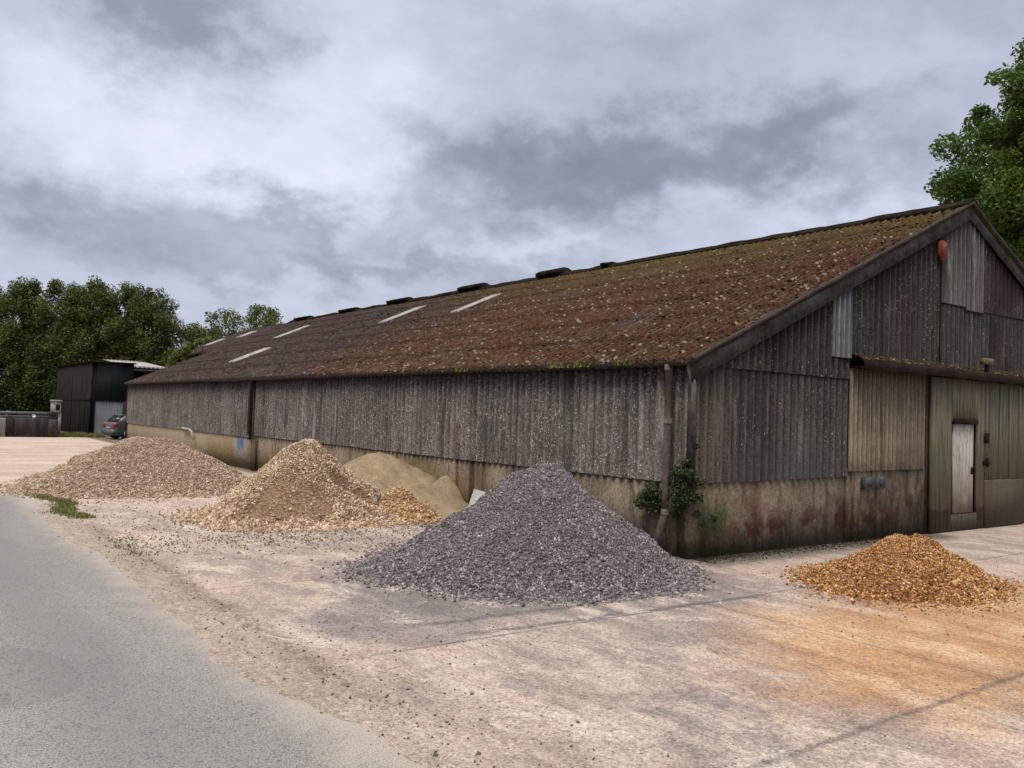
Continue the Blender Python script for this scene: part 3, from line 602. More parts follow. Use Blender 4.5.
corr(b, 'X', 10.6, 2 * HW - .03, lambda x: min(3.15, top(x)), 0.98, 0.0, 0.18, seed=12); b.build('gable_cladding', M_gr, barn)
b = MB(); corr(b, 'X', 3.95, 6.44, 2.98, 1.215, -0.03, 0.14, 0.017, seed=13); o = b.build('gable_cladding', M_beige, barn); tag(o, 'beige painted corrugated sheet beside the sliding door')
MB().box((6.502, -0.012, 0), (6.598, 0.2, 3.0)).build('door_post', simple('dark_post', (0.035, 0.028, 0.018), (0.06, 0.05, 0.03)), barn)
# track cover over the door: rough rusty angle with debris on it
b = MB(); n = 90; X = np.linspace(3.93, 13.0, n)
sec = [(0.0, 3.235), (-0.13, 3.20), (-0.27, 3.12), (-0.28, 2.99), (-0.25, 2.965), (-0.23, 3.0), (0.0, 3.0)]
P = np.zeros((n, len(sec), 3)); P[:, :, 0] = X[:, None]
for k, (yy, z) in enumerate(sec):
    P[:, k, 1] = yy; P[:, k, 2] = z + (0.02 * vnoise(X * 3, X * 0 + k, 2) if 0 < k < 5 else 0)
b.slab(P, (0, 0, -0.012)); b.build('track_cover', M_rust, barn)
c_ = np.stack([rng.uniform(3.95, 12.9, 1300), rng.uniform(-0.27, -0.02, 1300), np.zeros(1300)], 1); c_[:, 2] = 3.24 + (c_[:, 1] * 0.42) - 0.0
V_, F_, a_ = stones(c_, rng.uniform(0.012, 0.035, 1300), 0.5)
mm = Mat('track_moss'); M_tm = mm.out(mm.ramp(mm.attr('rnd'), [(0.0, (0.03, 0.02, 0.01)), (0.7, (0.09, 0.055, 0.03)), (0.97, (0.16, 0.12, 0.05)), (1.0, (0.4, 0.38, 0.33))]))
tag(mesh_obj('debris', V_, F_, M_tm, barn, a_), kind='stuff')

# sliding doors
def door_mat(name, x1):
    m = Mat(name); vert = m.sc(m.pos, (1, 1, 0.08)); n1 = m.noise(1.2, 4, rough=0.6); n2 = m.noise(12, 5, vert, 0.65); nf = m.noise(35, 4, m.sc(m.pos, (1, 1, .5)), 0.7)
    c = m.mix(m.sm(n1, 0.4, 0.62), (0.15, 0.13, 0.085), (0.13, 0.125, 0.08))
    c = m.mix(m.mul(m.box(m.X, 8.85, 9.9, 0.3), m.box(m.Z, 1.9, 2.95, 0.3), m.sm(n2, 0.35, 0.55), 0.5), c, (0.05, 0.09, 0.06))
    c = m.mix(m.mul(m.sm(n2, 0.5, 0.66), 0.65), c, (0.038, 0.031, 0.018)); c = m.mix(m.mul(m.sm(n2, 0.47, 0.34), 0.6), c, (0.22, 0.19, 0.13))
    lz = m.add(m.Z, m.mul(m.math('SUBTRACT', n1, 0.5), 0.25))
    c = m.mix(m.mul(m.sm(lz, x1 + .03, x1 - .03), 0.85), c, m.ramp(nf, [(0.35, (0.04, 0.028, 0.018)), (0.7, (0.105, 0.073, 0.05))]))
    c = m.mix(m.mul(m.sm(nf, 0.54, 0.68), 0.45), c, (0.05, 0.042, 0.025))
    return m.out(c, 0.85, m.add(nf, n2), 0.5, 0.008, spec=0.2)
b = MB()
x = 6.6
for i in range(14):                                     # narrow vertical boards round the wicket opening
    x0, x1 = 6.6 + i * 0.15, 6.6 + (i + 1) * 0.15 - 0.006; y0 = -0.075 - 0.004 * ((i * 7) % 3)
    if x1 > 7.43 and x0 < 8.3:
        b.box((x0, y0, 2.14), (x1, -0.02, 2.97)); 
        b.box((x0, y0, 0.02), (x1, -0.02, 0.33))
    else: b.box((x0, y0, 0.02), (x1, -0.02, 2.97))
leaf1 = b.build('sliding_door', door_mat('green_door_boards', 0.45), barn); tag(leaf1, 'left leaf of the green sliding door with the white wicket')
b = MB()
for i in range(12):
    x0, x1 = 8.73 + i * 0.145, 8.73 + (i + 1) * 0.145 - 0.005; y0 = -0.085 - 0.006 * ((i * 5) % 3)
    b.box((x0, y0, 0.98), (x1, -0.03, 2.97))
b.box((8.72, -0.11, 0.02), (10.47, -0.03, 0.977))
leaf2 = b.build('sliding_door', door_mat('green_door_boards_worn', 0.98), barn); tag(leaf2, 'right leaf of the green sliding door with brown kick panel')
mw = Mat('peeling_white_paint'); n1 = mw.noise(9, 5, mw.sc(mw.pos, (1, 1, 0.15)), 0.7); n2 = mw.noise(3, 5)
cw = mw.mix(mw.sm(n1, 0.42, 0.66), (0.46, 0.42, 0.365), (0.33, 0.29, 0.24)); nw = mw.noise(22, 5, mw.sc(mw.pos, (1, 1, 0.25)), 0.75); cw = mw.mix(mw.mul(mw.sm(nw, 0.56, 0.61), 0.55), cw, (0.10, 0.075, 0.05)); cw = mw.mix(mw.mul(mw.sm(mw.add(mw.Z, mw.mul(n2, 0.8)), 1.25, 0.7), 0.75), cw, (0.13, 0.10, 0.065))
M_wick = mw.out(cw, 0.8, n1, 0.5, 0.006)
b = MB()
for i in range(6): b.box((7.47 + i * 0.133, -0.06, 0.345), (7.47 + i * 0.133 + 0.128, -0.02, 2.09))
wick = b.build('wicket_door', M_wick, barn); tag(wick, 'white peeling wicket door in the green sliding door')
MB().box((8.16, -0.095, 1.1), (8.2, -0.0605, 1.24)).build('handle', M_rust, wick)
MB().box((7.38, -0.12, 2.1), (8.34, -0.06, 2.18)).build('door_frame', M_rust, barn)
MB().box((8.6, -0.125, 1.28), (8.86, -0.10, 1.36)).box((8.68, -0.15, 1.24), (8.76, -0.124, 1.42)).build('latch', M_rust, barn)
MB().box((8.66, -0.12, 1.72), (8.82, -0.10, 1.93)).build('latch', M_rust, barn)

# roof slopes
def slope(name, sign, y0, y1, x0=-0.19, seed=0):
    n = int((y1 - y0) / 0.19 * 6); Y = np.linspace(y0, y1, n + 1)
    cuts = np.linspace(x0, HW, 8); X = []; lift = []
    for i in range(7):
        for k in range(7):
            t = k / 6; X.append(cuts[i] + (cuts[i + 1] - cuts[i]) * min(t, 0.999)); lift.append(0.022 * (1 - t))
    X = np.array(X); lift = np.array(lift)
    P = np.zeros((len(Y), len(X), 3))
    P[:, :, 1] = Y[:, None]; P[:, :, 0] = X[None]
    YY, XX = np.meshgrid(Y, X, indexing='ij')
    sag = -0.035 * np.maximum(0, fbm(YY * 0.15, XX * 0.2, 5 + seed)) + 0.012 * fbm(YY * 6, XX * 6, 8 + seed, 3)
    P[:, :, 2] = RZ0 + SL * XX + lift[None] + 0.044 * np.cos(2 * math.pi * YY / 0.19) + sag
    P[0, :, 2] += 0.0
    if sign < 0: P[:, :, 0] = 2 * HW - P[:, :, 0]
    b = MB(); b.slab(P if sign > 0 else P[::-1], (0, 0, -0.035)); return b.build(name, M_roof, barn)
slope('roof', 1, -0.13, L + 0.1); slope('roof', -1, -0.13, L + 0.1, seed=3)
# moss cushions and lichen on the slope you can see
n = 30000
yy = -0.1 + (L + 0.15) * rng.random(n) ** 1.5; xx = rng.uniform(-0.15, HW, n)
keep = (fbm(yy * 1.1, xx * 1.1, 21) + rng.normal(0, 0.16, n)) > -0.12
yy, xx = yy[keep], xx[keep]; n = len(yy)
rad = (0.010 + 0.034 * rng.random(n) ** 2.2) * (1 + 0.4 * (yy > 12))
Cc = np.stack([xx, yy, RZ0 + SL * xx + 0.012 + 0.044 * np.cos(2 * math.pi * yy / 0.19)], 1)
V_, F_, a_ = stones(Cc - np.array([0, 0, 0.006]), rad, 0.3, flat_rot(n, 0.25))
tag(mesh_obj('moss', V_, F_, M_moss, barn, a_), kind='stuff')
# ridge
b = MB(); n = 220; Y = np.linspace(-0.17, L + 0.12, n); P = np.zeros((n, 5, 3)); P[:, :, 1] = Y[:, None]
jit = 0.018 * vnoise(Y * 2.2, Y * 0, 7) - 0.012 * np.abs(np.sin(Y * 0.16))
for k, (dx, dz) in enumerate(((-0.28, -0.09), (-0.12, 0.0), (0, 0.07), (0.12, 0.0), (0.28, -0.09))): P[:, k, 0] = HW + dx; P[:, k, 2] = RZ1 + 0.03 + dz + jit + 0.012 * (np.floor(Y / 1.1) % 2)
b.slab(P, (0, 0, -0.03)); b.build('ridge_cap', M_ridge, barn)
for (y0, y1, h_) in ((32.3, 33.8, 0.2), (27.1, 28.5, 0.2), (22.3, 23.8, 0.24), (16.9, 18.3, 0.27), (12.4, 13.6, 0.29), (10.2, 10.5, 0.17)):
    h_ *= 0.8
    b = MB(); b.prism([(HW - 0.27, RZ1 + 0.0), (HW + 0.27, RZ1 + 0.0), (HW + 0.22, RZ1 + h_ * 0.75), (HW + 0.08, RZ1 + h_), (HW - 0.08, RZ1 + h_), (HW - 0.22, RZ1 + h_ * 0.75)], 'y', y0, y1)
    for s_ in (-1, 1):
        b.box((HW + s_ * 0.30 - 0.02, y0 + 0.04, RZ1 + 0.02), (HW + s_ * 0.30 + 0.02, y1 - 0.04, RZ1 + 0.02 + h_ * 0.5))
    b.build('ridge_vent', M_ridge, barn)
# rooflights: narrow corrugated strips set in the sheets
for (xa, xb, ya, yb_) in ((1.6, 3.05, 24.6, 25.3), (4.6, 6.1, 28.0, 28.65), (4.7, 6.3, 18.2, 18.8), (4.7, 6.3, 13.5, 14.05)):
    n = 24; Y = np.linspace(ya, yb_, n); X = np.linspace(xa, xb, 5); P = np.zeros((n, 5, 3)); P[:, :, 0] = X[None]; P[:, :, 1] = Y[:, None]
    P[:, :, 2] = RZ0 + SL * P[:, :, 0] + 0.062 + 0.026 * np.cos(2 * math.pi * P[:, :, 1] / 0.19)
    b = MB(); b.slab(P, (0, 0, -0.03)); b.build('rooflight', M_lite, barn)
# verge boards on the gable, both sides
for sgn in (1, -1):
    fx = (lambda x: x) if sgn > 0 else (lambda x: 2 * HW - x)
    for k in range(5):                                   # lapped lengths
        xa, xb = -0.14 + k * (HW + 0.14) / 5, -0.14 + (k + 1) * (HW + 0.14) / 5 + (0.0 if k == 4 else 0.02)
        yv = -0.115 - 0.006 * (k % 2)
        V = [(fx(x), y, RZ0 + SL * x + dz) for y in (yv, yv + 0.03) for (x, dz) in ((xa, -0.30), (xb, -0.30), (xb, -0.0), (xa, -0.0))]
        MB().addm(V, [(0, 1, 2, 3), (7, 6, 5, 4), (0, 4, 5, 1), (1, 5, 6, 2), (2, 6, 7, 3), (3, 7, 4, 0)]).build('verge_board', M_trim, barn)
    pts = [(fx(x), -0.135 + 0.01 * math.sin(x * 3), RZ0 + SL * x + 0.03) for x in np.linspace(-0.17, HW, 40)]
    MB().tube(pts, [0.03 + 0.014 * random.random() for _ in pts], 8).build('verge_roll', M_gut, barn, smooth=True)
# gutter (half round) and pipes
b = MB(); Y = np.linspace(-0.15, L, 120); P = np.zeros((120, 9, 3)); P[:, :, 1] = Y[:, None]
for k in range(9):
    t = math.pi * k / 8; P[:, k, 0] = -0.115 - 0.075 * math.cos(t); P[:, k, 2] = 2.835 - 0.07 * math.sin(t)
P[:, :, 2] += (0.012 * vnoise(Y * 0.5, Y * 0, 9))[:, None]
b.slab(P[:, ::-1], (0, 0, 0.008)); b.build('gutter', M_gut, barn, smooth=True)
b = MB(); b.tube([(-0.13, 0.34, 2.80), (-0.13, 0.34, 2.0), (-0.13, 0.345, 1.0), (-0.135, 0.35, 0.62)], 0.055, 12)
b.tube([(-0.135, 0.35, 0.64), (-0.16, 0.35, 0.55), (-0.33, 0.33, 0.22)], [0.06, 0.058, 0.055], 12)
dp = b.build('downpipe', M_pipe, barn, smooth=False)
for z in (2.76, 1.98, 0.66): MB().tube([(-0.133, 0.34, z - 0.04), (-0.133, 0.34, z + 0.04)], 0.068, 12).build('collar', M_pipe, dp)
b = MB(); b.tube([(-0.10, 0.02, 2.83), (-0.10, -0.03, 2.72), (-0.09, -0.10, 2.5), (-0.085, -0.10, 2.38), (-0.085, -0.10, 1.78)], 0.04, 10); b.build('downpipe', M_pipe2, barn)
MB().box((-0.06, -0.05, 1.1), (0.035, 0.035, 2.72)).build('corner_flashing', M_trim, barn)
b = MB(); b.tube([(-0.10, 17.75, 2.80), (-0.10, 17.75, 0.95)], 0.05, 10); b.build('downpipe', simple('dark_pipe', (0.02, 0.018, 0.016), (0.04, 0.033, 0.028)), barn)
b = MB(); b.tube([(-0.08, 17.98, 2.80), (-0.08, 17.98, 1.1)], 0.05, 10); b.build('downpipe', M_pipe2, barn)
MB().box((-0.04, L - 0.03, 0.0), (0.025, L + 0.05, 2.85)).build('corner_flashing', simple('dark_corner', (0.02, 0.015, 0.012), (0.04, 0.03, 0.02)), barn)
b = MB(); b.tube([(-0.07, 25.2, 1.06), (-0.10, 24.2, 1.05), (-0.12, 23.8, 0.98), (-0.12, 23.55, 0.72)], 0.04, 10); b.build('overflow_pipe', simple('white_plastic', (0.30, 0.27, 0.23), (0.42, 0.38, 0.33)), barn)

# lower extension at the far end
ext = thing('barn_extension', 'further stretch of brown roofed barn beyond its far end with two pale rooflights', 'barn', (8, 38, 0))
n = 220; Y = np.linspace(L + 0.11, 42.0, n); X = np.linspace(3.9, HW, 8); P = np.zeros((n, 8, 3)); P[:, :, 0] = X[None]; P[:, :, 1] = Y[:, None]
P[:, :, 2] = RZ0 + SL * P[:, :, 0] - 0.02 + 0.026 * np.cos(2 * math.pi * P[:, :, 1] / 0.19); P2 = P.copy()[::-1]; P2[:, :, 0] = 2 * HW - P2[:, :, 0]
b = MB(); b.slab(P, (0, 0, -0.05)); b.slab(P2, (0, 0, -0.05)); b.build('roof', M_roof, ext)
MB().box((4.1, L + 0.15, -0.1), (2 * HW - 4.1, 41.9, 4.6)).build('wall', M_black, ext)
for (xa, xb, ya, yb_) in ((5.3, 6.3, 40.4, 41.2), (6.1, 7.0, 37.3, 38.0)):
    n = 24; Y = np.linspace(ya, yb_, n); X = np.linspace(xa, xb, 5); P = np.zeros((n, 5, 3)); P[:, :, 0] = X[None]; P[:, :, 1] = Y[:, None]
    P[:, :, 2] = RZ0 + SL * P[:, :, 0] + 0.03 + 0.026 * np.cos(2 * math.pi * P[:, :, 1] / 0.19)
    b = MB(); b.slab(P, (0, 0, -0.02)); b.build('rooflight', M_lite, ext)

# small things on the gable
ab = thing('alarm_box', 'faded orange red alarm bell box high under the gable peak', 'alarm box', (6.84, -0.05, 5.25))
M_red = simple('faded_red_plastic', (0.13, 0.028, 0.014), (0.19, 0.05, 0.026), 8, rough=0.6)
b = MB(); b.prism([(6.75, 5.27), (6.93, 5.27), (6.96, 5.32), (6.96, 5.53), (6.91, 5.58), (6.77, 5.58), (6.72, 5.53), (6.72, 5.32)], 'y', -0.13, -0.05); b.build('cover', M_red, ab)
b = MB(); b.prism([(6.77, 5.30), (6.91, 5.30), (6.93, 5.36), (6.91, 5.54), (6.77, 5.54), (6.75, 5.36)], 'y', -0.155, -0.132); b.build('front_panel', simple('pale_red_plastic', (0.17, 0.042, 0.026), (0.21, 0.065, 0.042), 8), ab)
MB().box((6.79, -0.12, 5.21), (6.89, -0.06, 5.265)).build('strobe', simple('dark_red', (0.12, 0.03, 0.02), (0.16, 0.05, 0.03)), ab)
MB().tube([(6.84, -0.075, 5.22), (6.845, -0.078, 4.4), (6.83, -0.078, 3.5), (6.84, -0.09, 3.26)], 0.012, 6).build('cable', M_black, ab)
fl = thing('floodlight', 'small pale floodlight on the track cover above the green door', 'floodlight', (8.45, -0.2, 3.15))
MB().box((8.27, -0.29, 3.30), (8.61, -0.17, 3.42)).build('housing', simple('cream_metal', (0.10, 0.082, 0.055), (0.14, 0.115, 0.08)), fl)
MB().box((8.38, -0.25, 3.17), (8.50, -0.2, 3.297)).build('bracket', M_rust, fl)
for i, (x0, lab) in enumerate(((4.34, 'left of the two grey socket boxes on the gable base wall'), (4.70, 'right of the two grey socket boxes on the gable base wall'))):
    sb = thing('socket_box', lab, 'socket box', (x0 + 0.15, -0.02, 0.88), 'socket boxes on the gable wall')
    b = MB(); b.prism([(x0, 0.90), (x0 + 0.29, 0.90), (x0 + 0.30, 0.92), (x0 + 0.30, 1.08 - 0.0), (x0 + 0.28, 1.11), (x0 + 0.02, 1.11), (x0, 1.08)], 'y', -0.09, -0.012); b.build('box', simple('grey_plastic_%d' % i, (0.06, 0.062, 0.06), (0.09, 0.092, 0.088), 9), sb)
    b = MB(); b.tube([(x0 + 0.15, -0.092, 1.0), (x0 + 0.15, -0.12, 1.0)], 0.06, 14); b.build('socket', simple('blue_grey_%d' % i, (0.04, 0.048, 0.055), (0.06, 0.07, 0.08)), sb)

# ------------------------------------------------------------------ heaps
def heap(name, label, base_m, stone_m, cx, cy, H, Rad, e, nst, rr, flat=0.6, hollows=(), wob=0.06, seed=0, nmax=1.1, wall=None, stone_name='loose_stones', power=1.0, rough=0.03, cat='gravel heap'):
    root = thing(name, label, cat, (cx, cy, 0))
    an = np.array([a for a, _ in Rad] + [Rad[0][0] + 360.0]); rv = np.array([r_ for _, r_ in Rad] + [Rad[0][1]])
    def Rf(th):
        d = (np.degrees(th) - an[0]) % 360 + an[0]
        k = np.clip(np.searchsorted(an, d, side='right') - 1, 0, len(an) - 2); t = (d - an[k]) / (an[k + 1] - an[k]); t = t * t * (3 - 2 * t)
        return (rv[k] * (1 - t) + rv[k + 1] * t) * (1 + wob * fbm(np.cos(th) * 2 + 9, np.sin(th) * 2, seed))
    s1 = math.sqrt(1 + e * e)
    def surf(th, t):
        r_ = Rf(th) * t; x = cx + r_ * np.cos(th); y = cy + r_ * np.sin(th)
        q = (s1 - np.sqrt(t * t + e * e)) / (s1 - e); q = np.sign(q) * np.abs(q) ** power
        z = H * q + rough * 3 * fbm(x * 1.3, y * 1.3, seed + 3) * np.clip(1.1 - t, 0, 1) ** 0.5 * np.clip(t * 4, 0.3, 1) + rough * fbm(x * 5, y * 5, seed + 5) * np.clip((1.05 - t) * 6, 0, 1)
        for (hx, hy, hr, hd) in hollows: z = z - hd * np.exp(-(((x - hx) ** 2 + (y - hy) ** 2) / hr ** 2) ** 2)
        if wall is not None: x = np.minimum(x, wall - 0.01 * (1 + 0 * x))
        return x, y, z
    nt, nr = 260, 90; TH, T = np.meshgrid(np.linspace(0, 2 * math.pi, nt, endpoint=False), np.linspace(0, 1.06, nr), indexing='ij')
    x, y, z = surf(TH, T); P = np.stack([x, y, z], -1); I = np.arange(nt * nr).reshape(nt, nr); I2 = np.roll(I, -1, 0)
    q = np.stack([I[:, :-1], I[:, 1:], I2[:, 1:], I2[:, :-1]], -1).reshape(-1, 4)
    mesh_obj('mound', P.reshape(-1, 3), q, base_m, root, smooth=True)
    t = np.sqrt(rng.random(nst)) * 1.0; th = rng.uniform(0, 2 * math.pi, nst)
    k = rng.random(nst) < 0.07; t[k] = 1.0 + np.abs(rng.normal(0, (nmax - 1), k.sum()))
    if hasattr(rr, '__len__'): rad = rr[0] + (rr[1] - rr[0]) * rng.random(nst) ** 2.2 * (0.75 + 0.6 * np.clip(t, 0, 1) ** 2)
    coarse = rng.random(nst) < 0.012 * np.clip(t, 0.2, 1); rad = np.where(coarse, rad * rng.uniform(1.3, 2.0, nst), rad)
    x, y, z = surf(th, t); z = np.maximum(z, 0.0) + rad * 0.25
    for (hx, hy, hr, hd) in hollows:
        kk = ~((((x - hx) ** 2 + (y - hy) ** 2) < (hr * 0.95) ** 2) & (rng.random(len(x)) < (0.86 if hd > 0.09 else 0.35))); x, y, z, rad, th, t = x[kk], y[kk], z[kk], rad[kk], th[kk], t[kk]
    if wall is not None: ok = Rf(th) * t * np.cos(th) + cx < wall - 0.03; x, y, z, rad = x[ok], y[ok], z[ok], rad[ok]
    V, F, a = stones(np.stack([x, y, z], 1), rad, flat)
    tag(mesh_obj(stone_name, V, F, stone_m, root, a), kind='stuff')
    return root

S_slate = [(0.0, (0.062, 0.05, 0.052)), (0.35, (0.13, 0.108, 0.110)), (0.65, (0.19, 0.162, 0.164)), (0.85, (0.265, 0.232, 0.23)), (0.96, (0.42, 0.38, 0.365)), (1.0, (0.24, 0.15, 0.11))]
heap('slate_heap', 'purple grey slate chipping heap, sharpest cone and nearest the barn corner', heap_mat('slate_fines', [(0.0, (0.09, 0.076, 0.078)), (0.5, (0.15, 0.128, 0.13)), (1.0, (0.22, 0.195, 0.195))], 60), stone_mat('slate_stone', S_slate),
     -2.33, 0.40, 1.37, [(0, 2.2), (60, 2.1), (110, 2.3), (135, 2.15), (150, 2.35), (172, 2.2), (200, 1.9), (230, 1.85), (260, 1.7), (290, 1.75), (310, 1.7), (330, 1.85)], 0.15, 66000, (0.009, 0.024), 0.55, seed=1, wall=0.02, nmax=1.1, power=1.17, rough=0.085, hollows=[(-3.3, -0.5, 0.35, 0.06), (-1.9, -0.9, 0.4, 0.06)])
S_tan = [(0.0, (0.18, 0.11, 0.065)), (0.3, (0.33, 0.22, 0.14)), (0.6, (0.46, 0.32, 0.21)), (0.85, (0.58, 0.43, 0.30)), (1.0, (0.70, 0.59, 0.47))]
heap('stone_heap', 'pale tan stone heap with dug hollows, second from the left', heap_mat('tan_fines', [(0.0, (0.13, 0.08, 0.045)), (0.5, (0.21, 0.135, 0.078)), (1.0, (0.33, 0.225, 0.14))], 34), stone_mat('tan_stone', S_tan),
     -2.92, 6.75, 1.38, [(0, 2.0), (40, 2.1), (90, 2.2), (125, 1.9), (145, 1.85), (180, 1.95), (205, 2.0), (225, 2.1), (245, 1.95), (270, 1.8), (300, 1.85), (330, 1.95)], 0.12, 46000, (0.012, 0.032), 0.5,
     hollows=[(-2.55, 5.95, 0.26, 0.26), (-2.2, 5.8, 0.26, 0.2), (-3.85, 5.75, 0.42, 0.2), (-3.3, 5.5, 0.36, 0.2), (-4.3, 5.85, 0.25, 0.1), (-1.7, 5.75, 0.24, 0.2)], seed=2, wall=0.02, nmax=1.1, power=1.15, rough=0.07)
S_br = [(0.0, (0.17, 0.105, 0.068)), (0.3, (0.29, 0.195, 0.13)), (0.6, (0.385, 0.27, 0.185)), (0.85, (0.47, 0.35, 0.25)), (1.0, (0.62, 0.52, 0.41))]
heap('gravel_heap', 'wide low pinkish brown gravel heap, farthest left of the heaps', heap_mat('brown_fines', [(0.0, (0.13, 0.08, 0.055)), (0.5, (0.25, 0.165, 0.11)), (1.0, (0.37, 0.26, 0.18))], 30), stone_mat('brown_stone', S_br),
     -3.9, 15.0, 1.07, [(0, 2.2), (40, 2.6), (90, 4.2), (125, 2.9), (150, 2.45), (185, 2.45), (205, 3.1), (225, 4.1), (245, 4.4), (270, 4.3), (290, 4.2), (320, 3.2)], 0.36, 62000, (0.014, 0.034), 0.6, seed=3, wall=0.02, nmax=1.06, power=1.15, rough=0.06)
S_or = [(0.0, (0.08, 0.03, 0.011)), (0.3, (0.24, 0.10, 0.028)), (0.6, (0.41, 0.19, 0.06)), (0.85, (0.53, 0.31, 0.13)), (1.0, (0.66, 0.49, 0.33))]
heap('chipping_heap', 'small low orange chipping heap in front of the green sliding door', heap_mat('orange_fines', [(0.0, (0.09, 0.035, 0.014)), (0.5, (0.22, 0.095, 0.034)), (1.0, (0.34, 0.18, 0.075))], 45), stone_mat('orange_stone', S_or),
     1.42, -2.37, 0.50, [(0, 1.25), (40, 1.2), (90, 1.1), (130, 1.2), (160, 1.35), (185, 1.5), (205, 1.5), (225, 1.4), (250, 1.2), (275, 1.12), (300, 1.1), (325, 1.2), (340, 1.3)], 0.25, 26000, (0.009, 0.023), 0.4, seed=4, nmax=1.12, power=1.0, rough=0.08, wob=0.2)
ms = Mat('yellow_sand'); n1 = ms.noise(3.2, 6, ms.sc(ms.pos, (1, 1, 0.5)), 0.7); n2 = ms.noise(25, 5, rough=0.7)
M_sand = ms.out(ms.mix(ms.mul(ms.sm(n2, 0.5, 0.7), 0.35), ms.ramp(n1, [(0.3, (0.19, 0.14, 0.082)), (0.7, (0.31, 0.24, 0.15))]), (0.14, 0.10, 0.05)), 0.95, n2, 0.4, 0.01, spec=0.1)
S_sd = [(0, (0.2, 0.15, 0.08)), (1, (0.4, 0.32, 0.2))]
heap('sand_heap', 'smooth yellow brown sand heap leaning against the barn wall', M_sand, stone_mat('sand_lumps', S_sd), -0.75, 8.0, 1.08, [(0, 1.9), (60, 2.6), (100, 2.6), (180, 2.4), (230, 2.4), (265, 2.9), (282, 3.1), (310, 2.6)], 0.09, 9000, (0.005, 0.018), 0.7, seed=5, wall=0.02, nmax=1.04, power=1.15, rough=0.055, wob=0.08, hollows=[(-1.1, 6.6, 0.3, 0.07), (-0.5, 6.1, 0.25, 0.06)], cat='sand heap')
heap('sand_heap', 'little sand heap against the wall right of the bigger sand heap', M_sand, stone_mat('sand_lumps_small', S_sd), -0.12, 6.35, 0.72, [(0, 0.5), (90, 0.7), (180, 0.85), (270, 0.85)], 0.2, 1800, (0.006, 0.016), 0.7, seed=6, wall=0.02, nmax=1.03, power=1.2, rough=0.03, cat='sand heap')
S_rb = [(0.0, (0.22, 0.10, 0.045)), (0.4, (0.38, 0.24, 0.12)), (0.7, (0.46, 0.30, 0.16)), (1.0, (0.6, 0.48, 0.32))]
heap('rubble_heap', 'small orange tan rubble heap between the tan stones and the sand', heap_mat('rubble_fines', [(0.0, (0.2, 0.09, 0.045)), (1.0, (0.4, 0.26, 0.13))], 22), stone_mat('rubble_stone', S_rb), -1.35, 6.05, 0.52, [(0, 0.8), (90, 0.8), (180, 0.8), (240, 0.95), (280, 1.0), (320, 0.9)], 0.12, 3800, (0.016, 0.045), 0.6, seed=7, wall=0.02, nmax=1.1, rough=0.05, wob=0.15)

# slab leaning behind the slate heap
sl = MB(); sl.box((-0.025, -0.21, 0), (0.025, 0.21, 0.68)); V = np.concatenate(sl.V); Rt = np.array((Matrix.Rotation(R(40), 3, 'Z') @ Matrix.Rotation(R(12), 3, 'X') @ Matrix.Rotation(R(22), 3, 'Y')).transposed())
V = V @ Rt + np.array((-0.80, 4.30, -0.04)); o = mesh_obj('concrete_slab', V, np.concatenate(sl.F[4]), simple('pale_slab', (0.30, 0.285, 0.26), (0.38, 0.36, 0.335), 5)); tag(o, 'pale square slab leaning behind the slate heap', 'slab')

# ------------------------------------------------------------------ loose stones on the yard (uncountable)
def scatter(n, fx, rr, flat=0.6):
    x, y = fx(n); rad = rr[0] + (rr[1] - rr[0]) * rng.random(n) ** 2.5
    return stones(np.stack([x, y, rad * 0.25], 1), rad, flat)
def join(parts):
    V, F, A, n = [], [], [], 0
    for v, f, a in parts: V.append(v); F.append(f + n); A.append(a); n += len(v)
    return np.concatenate(V), np.concatenate(F), np.concatenate(A)
pb = [scatter(900, lambda n: (-6.62 + rng.normal(0, 0.16, n) + 0.15 * np.sin(np.arange(n)), rng.uniform(-6, 9, n)), (0.004, 0.015)),
      scatter(1300, lambda n: (rng.uniform(-7.0, 1, n), rng.uniform(-6, 8, n)), (0.003, 0.010)),
      scatter(200, lambda n: (rng.normal(-5.6, 0.6, n), rng.normal(-1.3, 0.7, n)), (0.004, 0.015)),
      scatter(220, lambda n: (rng.normal(-6.3, 0.35, n), rng.uniform(-6, -2.5, n)), (0.004, 0.015))]
V, F, A = join(pb)
tag(mesh_obj('dark_grit', V, F, stone_mat('dark_grit', [(0, (0.10, 0.083, 0.068)), (0.7, (0.22, 0.185, 0.15)), (1, (0.4, 0.35, 0.3))])), 'dark loose grit scattered over the yard and along the road edge', 'grit', kind='stuff')
pb = [scatter(2500, lambda n: (rng.normal(-3.6, 1.4, n), rng.normal(4.3, 0.8, n)), (0.005, 0.02)), scatter(1500, lambda n: (rng.uniform(-6.6, -3, n), rng.uniform(4, 11, n)), (0.006, 0.02)),
      scatter(1200, lambda n: (rng.uniform(-1.8, 0.1, n), rng.normal(5.0, 0.35, n)), (0.008, 0.028)), scatter(1200, lambda n: (rng.normal(1.3, 1.2, n), rng.normal(-3.4, 0.5, n)), (0.005, 0.016))]
V, F, A = join(pb)
tag(mesh_obj('tan_grit', V, F, stone_mat('tan_grit', [(0, (0.14, 0.09, 0.05)), (0.6, (0.36, 0.26, 0.16)), (1, (0.6, 0.5, 0.38))])), 'tan loose chips fallen round the stone heaps', 'grit', kind='stuff')
pb = [scatter(2600, lambda n: (0.1 + 6.2 * rng.random(n) ** 1.5, -np.abs(rng.normal(0, 0.16, n)) - 0.0), (0.005, 0.022), 0.4)]
V, F, A = join(pb)
tag(mesh_obj('leaf_litter', V, F, stone_mat('litter', [(0, (0.03, 0.026, 0.014)), (0.6, (0.09, 0.075, 0.042)), (1, (0.2, 0.16, 0.11))])), 'dark mossy litter along the foot of the gable wall', 'litter', kind='stuff')

